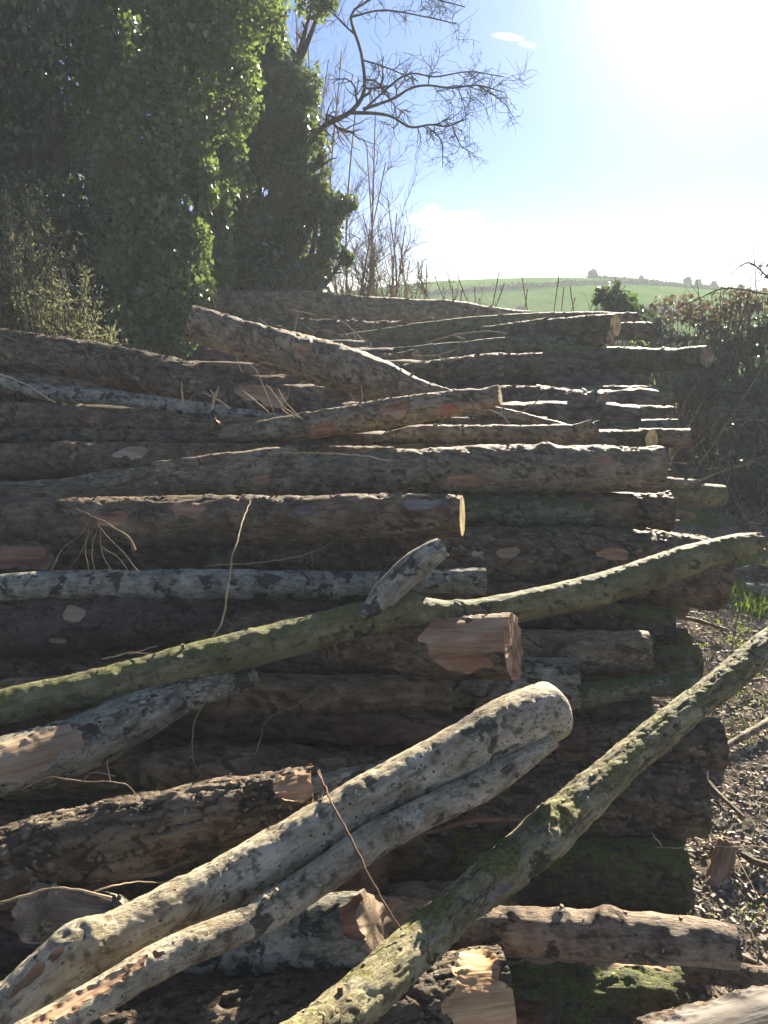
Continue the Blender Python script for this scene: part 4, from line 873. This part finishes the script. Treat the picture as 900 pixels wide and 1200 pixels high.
# sticks and twigs of the litter
s = Soup(); x, y = on_track(1500, rg)
for q in range(len(x)):
    L = rg.uniform(.04, .22); a_ = rg.random() * 6.28; h0 = tz(x[q], y[q]) + .008 if q % 4 == 0 else .012
    d = np.array([math.cos(a_), math.sin(a_), rg.normal() * .10]); p0 = np.array([x[q], y[q], h0]); bend = rg.normal(size=3) * L * .10; bend[2] = abs(bend[2])
    s.tube(np.array([p0, p0 + d * L * .5 + bend, p0 + d * L]), np.array([1, .9, .6]) * rg.uniform(.0012, .0042), 5)
tag(kind(s.build('dead_twigs', ST['twig']), 'stuff'), 'dead twigs scattered on the track', 'twigs')
# grass and moss tufts
def grass(name, label, spots, cat='grass', mat=None):
    Vs = []; rgg = np.random.default_rng(len(spots) + 3)
    for (px, py, cnt, sx_, h_) in spots:
        q = ray(px, py); sc = -H / q[2]; c = q * sc
        for k in range(cnt):
            b0 = np.array([c[0] + rgg.normal() * sx_, c[1] + rgg.normal() * sx_, 0.0]); b0[2] = -.01
            L = h_ * rgg.uniform(.4, 1.2); a_ = rgg.random() * 6.28; lean = rgg.uniform(.1, .8); d = np.array([math.cos(a_) * lean, math.sin(a_) * lean, 1.0]); sd_ = np.array([-math.sin(a_), math.cos(a_), 0]) * .0022
            m_ = b0 + d * L * .55; e = m_ + np.array([math.cos(a_) * lean * 1.6, math.sin(a_) * lean * 1.6, .6]) * L * .45
            Vs.append([b0 - sd_, b0 + sd_, m_ + sd_ * .8, m_ - sd_ * .8, e - sd_ * .15, e + sd_ * .15])
    V = np.array(Vs); n = len(V); base = np.arange(n)[:, None] * 6
    Fc = np.concatenate([base + np.array([0, 1, 2, 3]), base + np.array([3, 2, 5, 4])], 0)
    o = mesh_np(name, V.reshape(-1, 3), Fc, GM, None, {'lv': np.repeat(rgg.random(n), 6)}, smooth=False)
    kind(o, 'stuff'); return tag(o, label, cat)
GM = leaf_mat('grass_blade', (.05, .10, .015), (.16, .24, .04), .5, .3, .45, (.40, .55, .06))
gs = []
for (cx, cy, wx, wy, k) in [(822, 612, 26, 8, 16), (858, 690, 26, 14, 10), (800, 606, 20, 5, 8), (890, 705, 18, 20, 6), (845, 640, 30, 8, 8), (880, 660, 20, 10, 5)]:
    for q in range(k + 4): gs.append((cx + rg.normal() * wx * .5, cy + rg.normal() * wy * .5, 30, .05, .09))
grass('grass_tufts', 'bright backlit grass tufts at the foot of the hedge beside the track', gs)
gs = [(868 + rg.normal() * 26, 880 + rg.normal() * 100, 26, .03, .016) for q in range(60)]
gs += [(832 + rg.normal() * 8, 985 + rg.normal() * 10, 30, .02, .014) for q in range(8)]
grass('moss_patches', 'yellow green moss and seedlings dotted among the chips', gs, 'moss')

# ------------------------------------------------------------------ loose sticks, twigs, bark pieces
def stick(name, label, pts, mat, cat='twig', group=None, side=()):
    """pts: px, py, Y, half width px"""
    q0, _ = P(*pts[0][:3])
    t_ = thing(name, label, cat, q0, group); s = Soup()
    c, r = limb(pts, 34); c = c + (np.stack([fbm(c * 9, 2), fbm(c * 9 + 5, 2), fbm(c * 9 + 8, 2)], 1) - .5) * (.012 + r.max()) + (np.stack([vnoise(c * 60), vnoise(c * 60 + 5), vnoise(c * 60 + 8)], 1) - .5) * .005; r = r * .8 * (.7 + .6 * vnoise(c * 90 + 3))
    s.tube(c, r, 8)
    for sp2 in side:
        c, r = limb(sp2, 20); c = c + (np.stack([vnoise(c * 50), vnoise(c * 50 + 5), vnoise(c * 50 + 8)], 1) - .5) * .005; s.tube(c, r * .75, 5)
    s.build('stem', ST[mat], t_); return t_
stick('twig', 'long pale twig hanging down over the silver pole, left of centre', [(292, 588, 2.30, .9), (275, 640, 2.04, 1.2), (268, 690, 2.0, 1.6), (262, 725, 2.0, 1.7), (249, 748, 1.96, 1.3)], 'tan')
stick('twig', 'thin reddish stick lying across both pale front poles', [(374, 903, 1.38, 1.2), (392, 945, 1.22, 1.5), (420, 1005, 1.10, 1.7), (447, 1050, 1.05, 1.5), (470, 1088, 1.0, 1.1)], 'brownstick', side=[[(374, 903, 1.38, 1.2), (380, 925, 1.3, 1.6), (377, 940, 1.26, 1.6)]])
stick('twig', 'curved pale twig over the short split log at bottom left', [(-8, 1060, 1.06, 2), (40, 1047, 1.07, 1.8), (80, 1042, 1.08, 1.5), (112, 1048, 1.08, 2), (128, 1055, 1.08, 2.6)], 'tan', side=[[(105, 1048, 1.08, 1.5), (130, 1038, 1.1, 1.3), (160, 1033, 1.15, 1), (200, 1034, 1.2, .6)]])
stick('twig', 'slanting pale cane at the left edge under the crusty log', [(-10, 434, 3.4, 1.0), (30, 452, 3.35, 1.1), (66, 473, 3.28, 1.0)], 'tan')
stick('twig', 'thin hooked twig hanging in the dark hollow', [(245, 818, 1.75, .8), (228, 850, 1.72, .9), (226, 885, 1.7, .8), (238, 912, 1.6, .6)], 'twig')
stick('twig', 'long wisp of twig in the dark middle hollow', [(372, 805, 1.9, .5), (345, 828, 1.85, .6), (312, 842, 1.8, .7), (302, 870, 1.75, .8), (288, 910, 1.7, .7)], 'twig')
stick('twig', 'dim forked twig below the split log at left', [(28, 925, 1.35, .6), (55, 910, 1.36, .8), (95, 915, 1.38, 1), (140, 918, 1.4, 1), (165, 938, 1.42, .8)], 'twig', side=[[(95, 915, 1.38, .8), (110, 905, 1.38, .6), (135, 908, 1.38, .5)], [(130, 917, 1.4, .8), (125, 890, 1.4, .6)]])
stick('twig', 'bent stem lying between the birch pole and the dark logs', [(470, 988, 1.55, 1.5), (510, 972, 1.6, 3), (560, 962, 1.62, 3.2), (610, 962, 1.64, 2.5)], 'brownstick')
stick('twig', 'wispy twig across the brown log left of the middle', [(240, 664, 2.2, .6), (310, 660, 2.2, .7), (360, 650, 2.18, .7), (400, 632, 2.18, .5)], 'twig', side=[[(365, 649, 2.18, .5), (366, 662, 2.18, .4)]])
fan = [[(112, 595, 2.05, .8), (95, 625, 2.05, .8), (72, 645, 2.06, .8), (58, 672, 2.05, .8)], [(108, 610, 2.05, .7), (98, 640, 2.04, .7), (78, 672, 2.04, .6)], [(112, 615, 2.05, .7), (100, 640, 2.05, .7), (104, 672, 2.05, .6)],
       [(114, 617, 2.05, .8), (108, 645, 2.05, .8), (112, 672, 2.05, .6)], [(116, 617, 2.05, .8), (120, 650, 2.05, .7), (132, 672, 2.05, .6)], [(114, 616, 2.04, .9), (138, 640, 2.03, .9), (163, 670, 2.03, .8)], [(118, 640, 2.05, .6), (140, 655, 2.05, .6), (150, 672, 2.05, .5)]]
stick('dry_sprig', 'fan of dead stems drooping over the pale silver pole at left', [(88, 596, 2.06, .8), (118, 610, 2.05, 1.2), (145, 626, 2.04, 1.8), (156, 645, 2.03, 2.3)], 'twig', 'sprig', side=fan)
sp3 = [[(322, 488, 3.1, .6), (312, 460, 3.08, .9), (300, 435, 3.05, .9), (292, 428, 3.05, .7)], [(318, 486, 3.1, .6), (300, 470, 3.08, .9), (284, 458, 3.05, .7)], [(352, 490, 3.1, .6), (335, 472, 3.08, .8), (326, 455, 3.05, .6)], [(345, 490, 3.1, .6), (330, 478, 3.08, .7), (332, 462, 3.05, .8), (350, 457, 3.05, .6), (366, 464, 3.05, .4)],
       [(330, 488, 3.1, .6), (336, 470, 3.08, .7), (340, 450, 3.05, .5)], [(298, 430, 3.05, .8), (308, 425, 3.05, .7), (320, 428, 3.05, .6)]]
stick('dry_sprig', 'clump of pale arching bramble stems standing on the crusty log', [(356, 492, 3.1, .8), (334, 478, 3.08, 1), (322, 462, 3.05, .9), (312, 450, 3.05, .6)], 'tan', 'sprig', side=sp3)
for i, (lab, pts) in enumerate([('upright pale shoot left of the bramble clump', [[(214, 478, 3.2, .8), (214, 462, 3.2, .8), (214, 447, 3.2, .6)], [(216, 476, 3.2, .5), (224, 466, 3.2, .5), (233, 458, 3.2, .4)], [(214, 477, 3.2, .5), (212, 456, 3.2, .5)]]),
      ('forked stub twig between the shoot and the bramble clump', [[(247, 480, 3.2, 1.8), (252, 466, 3.2, 1.8), (256, 453, 3.2, 1.2)], [(252, 465, 3.2, .8), (247, 456, 3.2, .6)], [(268, 478, 3.2, .7), (255, 468, 3.2, .8), (238, 461, 3.2, .6)]]),
      ('two short shoots on the big sloping pale log', [[(423, 477, 3.2, 1), (424, 465, 3.2, .9), (423, 452, 3.2, .7)], [(423, 477, 3.2, .6), (414, 468, 3.2, .6), (409, 460, 3.2, .6)]]),
      ('tall thin stalk among the back logs', [[(346, 395, 5.5, .5), (347, 380, 5.5, .6), (350, 364, 5.5, .6)], [(340, 363, 5.5, .8), (355, 366, 5.5, 1.0), (370, 369, 5.5, .6)]]),
      ('curved twig over the thick sagging log', [[(604, 486, 3.8, .6), (625, 474, 3.8, .8), (636, 464, 3.8, .6)]]),
      ('slender curved twig beside the forked slim pole', [[(545, 478, 3.1, .5), (575, 482, 3.1, .8), (590, 489, 3.1, .8), (597, 496, 3.1, .6)]]),
      ('fine curved stem arching over the long grey log', [[(330, 530, 2.66, .6), (370, 531, 2.64, .8), (420, 533, 2.62, .8), (460, 541, 2.62, .6)]]),
      ('branched dry stem lying on the mossy back log', [[(500, 402, 5.6, 1), (530, 393, 5.6, 1.4), (565, 389, 5.6, 1.2), (595, 391, 5.6, .7)], [(530, 393, 5.6, 1), (545, 398, 5.6, .8)]]),
      ('hooked twig near the small cut block', [[(487, 418, 5.2, .8), (512, 416, 5.2, 1.2), (535, 408, 5.2, 1)], [(512, 416, 5.2, .8), (522, 424, 5.2, .8)], [(540, 410, 5.2, .8), (528, 425, 5.2, .8)]]),
      ('pale pair of straws under the mossy curved log', [[(120, 772, 1.95, .7), (150, 765, 1.94, .9), (185, 757, 1.93, .6)], [(150, 765, 1.94, .9), (170, 766, 1.94, .8), (192, 768, 1.94, .5)]]),
      ('fine straight wire of twig reaching from the lowest log to the right edge', [[(768, 993, 1.72, .6), (830, 992, 1.74, .9), (900, 994, 1.76, 1), (960, 998, 1.78, .8)]]),
      ('short pale splinter stuck on the lowest thick log', [[(763, 976, 1.72, 1.2), (770, 984, 1.72, 1.2), (776, 992, 1.72, .9)]])]):
    stick('twig', lab, pts[0], 'tan', side=pts[1:])
for i, (lab, (cx, cy), Yd, nst) in enumerate([('tangle of fine dead stems over the back logs under the bare tree', (420, 385), 7.2, 26), ('thin dead stems poking up between the sloping pale log and the back logs', (330, 425), 5.4, 16),
        ('straggling dry stems at the far end of the topmost log', (560, 360), 7.6, 14), ('pale dead stems hanging down the end of the stack beside the hedge', (800, 500), 4.9, 18)]):
    q0, sc0 = P(cx, cy, Yd); t_ = thing('dead_stems', lab, 'dead stems', q0); s = Soup(); r7 = np.random.default_rng(300 + i)
    for q in range(nst):
        a0, _ = P(cx + r7.normal() * 42 * (1 if i != 3 else .35), cy + 18 + r7.normal() * 8, Yd + r7.normal() * .2); d = r7.normal(size=3) * .22; d[2] = abs(d[2]) * (.9 if i != 3 else 1.6) + .02
        if i == 3: a0[2] -= r7.uniform(0, .3)
        m_ = a0 + d * .5 + r7.normal(size=3) * .05; e_ = a0 + d + np.array([0, 0, -abs(r7.normal()) * .08])
        c = catmull([a0, m_, e_], 14); c = c + (np.stack([vnoise(c * 30), vnoise(c * 30 + 5), vnoise(c * 30 + 8)], 1) - .5) * .012
        s.tube(c, np.linspace(.003, .0012, 14), 4)
    kind(s.build('stem', ST['tan'] if i in (1, 3) else ST['twig'], t_), 'stuff')
# thicker sticks on the ground at right
def ground_pt(px, py, lift=0.0):
    q = ray(px, py); s_ = -(H - lift) / q[2]; return q[1] * s_
for lab, pts, mt in [('forked grey stick on the chips right of the cracked log', [(840, 880, 3.2), (862, 868, 4), (890, 852, 4.5), (915, 838, 4)], 'grey'),
                 ('short branch piece with pale broken end by the hedge', [(842, 665, 4), (862, 652, 4.5), (885, 640, 4.5)], 'grey'),
                 ('second branch piece just below the pale ended one', [(845, 673, 4.5), (865, 670, 5), (884, 667, 5)], 'grey'),
                 ('stubby grey log piece lying in the grass at the right edge', [(872, 690, 7), (895, 692, 8), (930, 694, 8)], 'silver'),
                 ('dark log piece behind the stubby one at the right edge', [(880, 668, 9), (900, 670, 10), (940, 672, 10)], 'brown'),
                 ('brown branch leaning out of the hedge onto the green pole end', [(862, 588, 4), (875, 606, 5), (886, 625, 5)], 'grey'),
                 ('thin stick along the foot of the tilted log', [(788, 722, 2.2), (815, 727, 2.5), (850, 738, 2)], 'brown'),
                 ('slim stick pointing at the diagonal pole on the chips', [(850, 812, 2), (872, 800, 2.6), (892, 796, 2)], 'brown'),
                 ('slim stick crossing the chips above the bark slab', [(822, 905, 1.8), (842, 930, 2.4), (872, 958, 2.2)], 'grey'),
                 ('dark stick in the shade right of the bark slab', [(868, 1000, 3), (885, 1010, 4), (920, 1020, 4)], 'brown')]:
    W = []
    for (px, py, hw) in pts:
        Yd = ground_pt(px, py, .03); q, s_ = P(px, py, Yd); W.append((*q, hw * s_))
    G(W, 0, 0, mt, lab, ('brown', 'brown'), world=True, irr=.2, res=3, name='stick', cat='stick', rel='m', endj=(.3, .3))
# slab of bark
def slab(name, label, pxc, pyc, L, Wd, ang, tilt, mat, thick=.006, lift=.03, curl=.25):
    Yd = ground_pt(pxc, pyc, lift); q, _ = P(pxc, pyc, Yd); n1_, n2_ = 26, 14
    u, v = np.meshgrid(np.linspace(-.5, .5, n1_), np.linspace(-.5, .5, n2_), indexing='ij')
    jag = (fbm(np.stack([v * 9, u * 0, u * 0 + q[0]], -1).reshape(-1, 3), 3).reshape(u.shape) - .5) * .30
    uu = u * (1 + jag * 1.2); vv = v * (1 - .25 * (u + .5) * .6 + (fbm(np.stack([u * 6, u * 0, u * 0 + 3], -1).reshape(-1, 3), 3).reshape(u.shape) - .5) * .35)
    zz = -curl * Wd * (vv * 2) ** 2 + (fbm(np.stack([u * 5, v * 14, u * 0], -1).reshape(-1, 3), 3).reshape(u.shape) - .5) * .012
    a_ = np.array([math.cos(ang) * math.cos(tilt), math.sin(ang) * math.cos(tilt), math.sin(tilt)]); b_ = np.array([-math.sin(ang), math.cos(ang), .15]); c_ = np.cross(a_, b_)
    top = q + uu[..., None] * L * a_ + vv[..., None] * Wd * b_ + zz[..., None] * c_; bot = top - c_ * thick
    V = np.concatenate([top.reshape(-1, 3), bot.reshape(-1, 3)]); nn = n1_ * n2_
    i_ = np.arange(n1_ - 1)[:, None]; j_ = np.arange(n2_ - 1)[None]
    a1 = np.stack([i_ * n2_ + j_, (i_ + 1) * n2_ + j_, (i_ + 1) * n2_ + j_ + 1, i_ * n2_ + j_ + 1], -1).reshape(-1, 4)
    border = [i * n2_ for i in range(n1_)] + [(n1_ - 1) * n2_ + j for j in range(1, n2_)] + [i * n2_ + n2_ - 1 for i in range(n1_ - 2, -1, -1)] + [j for j in range(n2_ - 2, 0, -1)]
    br = np.array([[border[k], border[(k + 1) % len(border)], border[(k + 1) % len(border)] + nn, border[k] + nn] for k in range(len(border))])
    o = mesh_np(name, V, np.vstack([a1, a1[:, ::-1] + nn, br[:, ::-1]]), mat, None, {'bk': np.concatenate([np.stack([vv * Wd, zz, uu * L], -1).reshape(-1, 3)] * 2)})
    return tag(o, label, 'bark')
slab('bark_slab', 'curved tan slab of bark propped on the chips at bottom right', 846, 1012, .155, .075, .95, .5, WOOD['tan'])
slab('bark_flake', 'small tan flake of wood beside the big bark slab', 836, 988, .04, .02, .2, .1, WOOD['red'], lift=.015)
slab('bark_flake', 'long dull strip of bark in the shade right of the slab', 880, 1000, .12, .025, -.5, .05, WOOD['grey'], lift=.015)
slab('bark_flake', 'grey flake lying under the short pinkish log', 745, 1140, .08, .05, .1, .05, WOOD['grey'], lift=.05)
slab('bark_flake', 'pale flake against the foot of the lowest thick log', 822, 1092, .07, .035, -.3, .1, WOOD['grey'], lift=.02)

# ------------------------------------------------------------------ haze
if HAZE > 0:
    bv = np.array([(x, y, z) for x in (-760, 760) for y in (-120, 1150) for z in (-14.5, 8.6)])
    bf = np.array([(0, 1, 3, 2), (4, 6, 7, 5), (0, 4, 5, 1), (2, 3, 7, 6), (0, 2, 6, 4), (1, 5, 7, 3)])
    hm = M('air'); v_ = hm.n('ShaderNodeVolumePrincipled'); v_.inputs['Density'].default_value = HAZE; v_.inputs['Anisotropy'].default_value = .1
    v_.inputs['Color'].default_value = (.80, .91, 1.0, 1); hm.t.links.new(v_.outputs[0], hm.out.inputs['Volume'])
    kind(mesh_np('haze', bv, bf, hm.m, None, smooth=False), 'stuff')
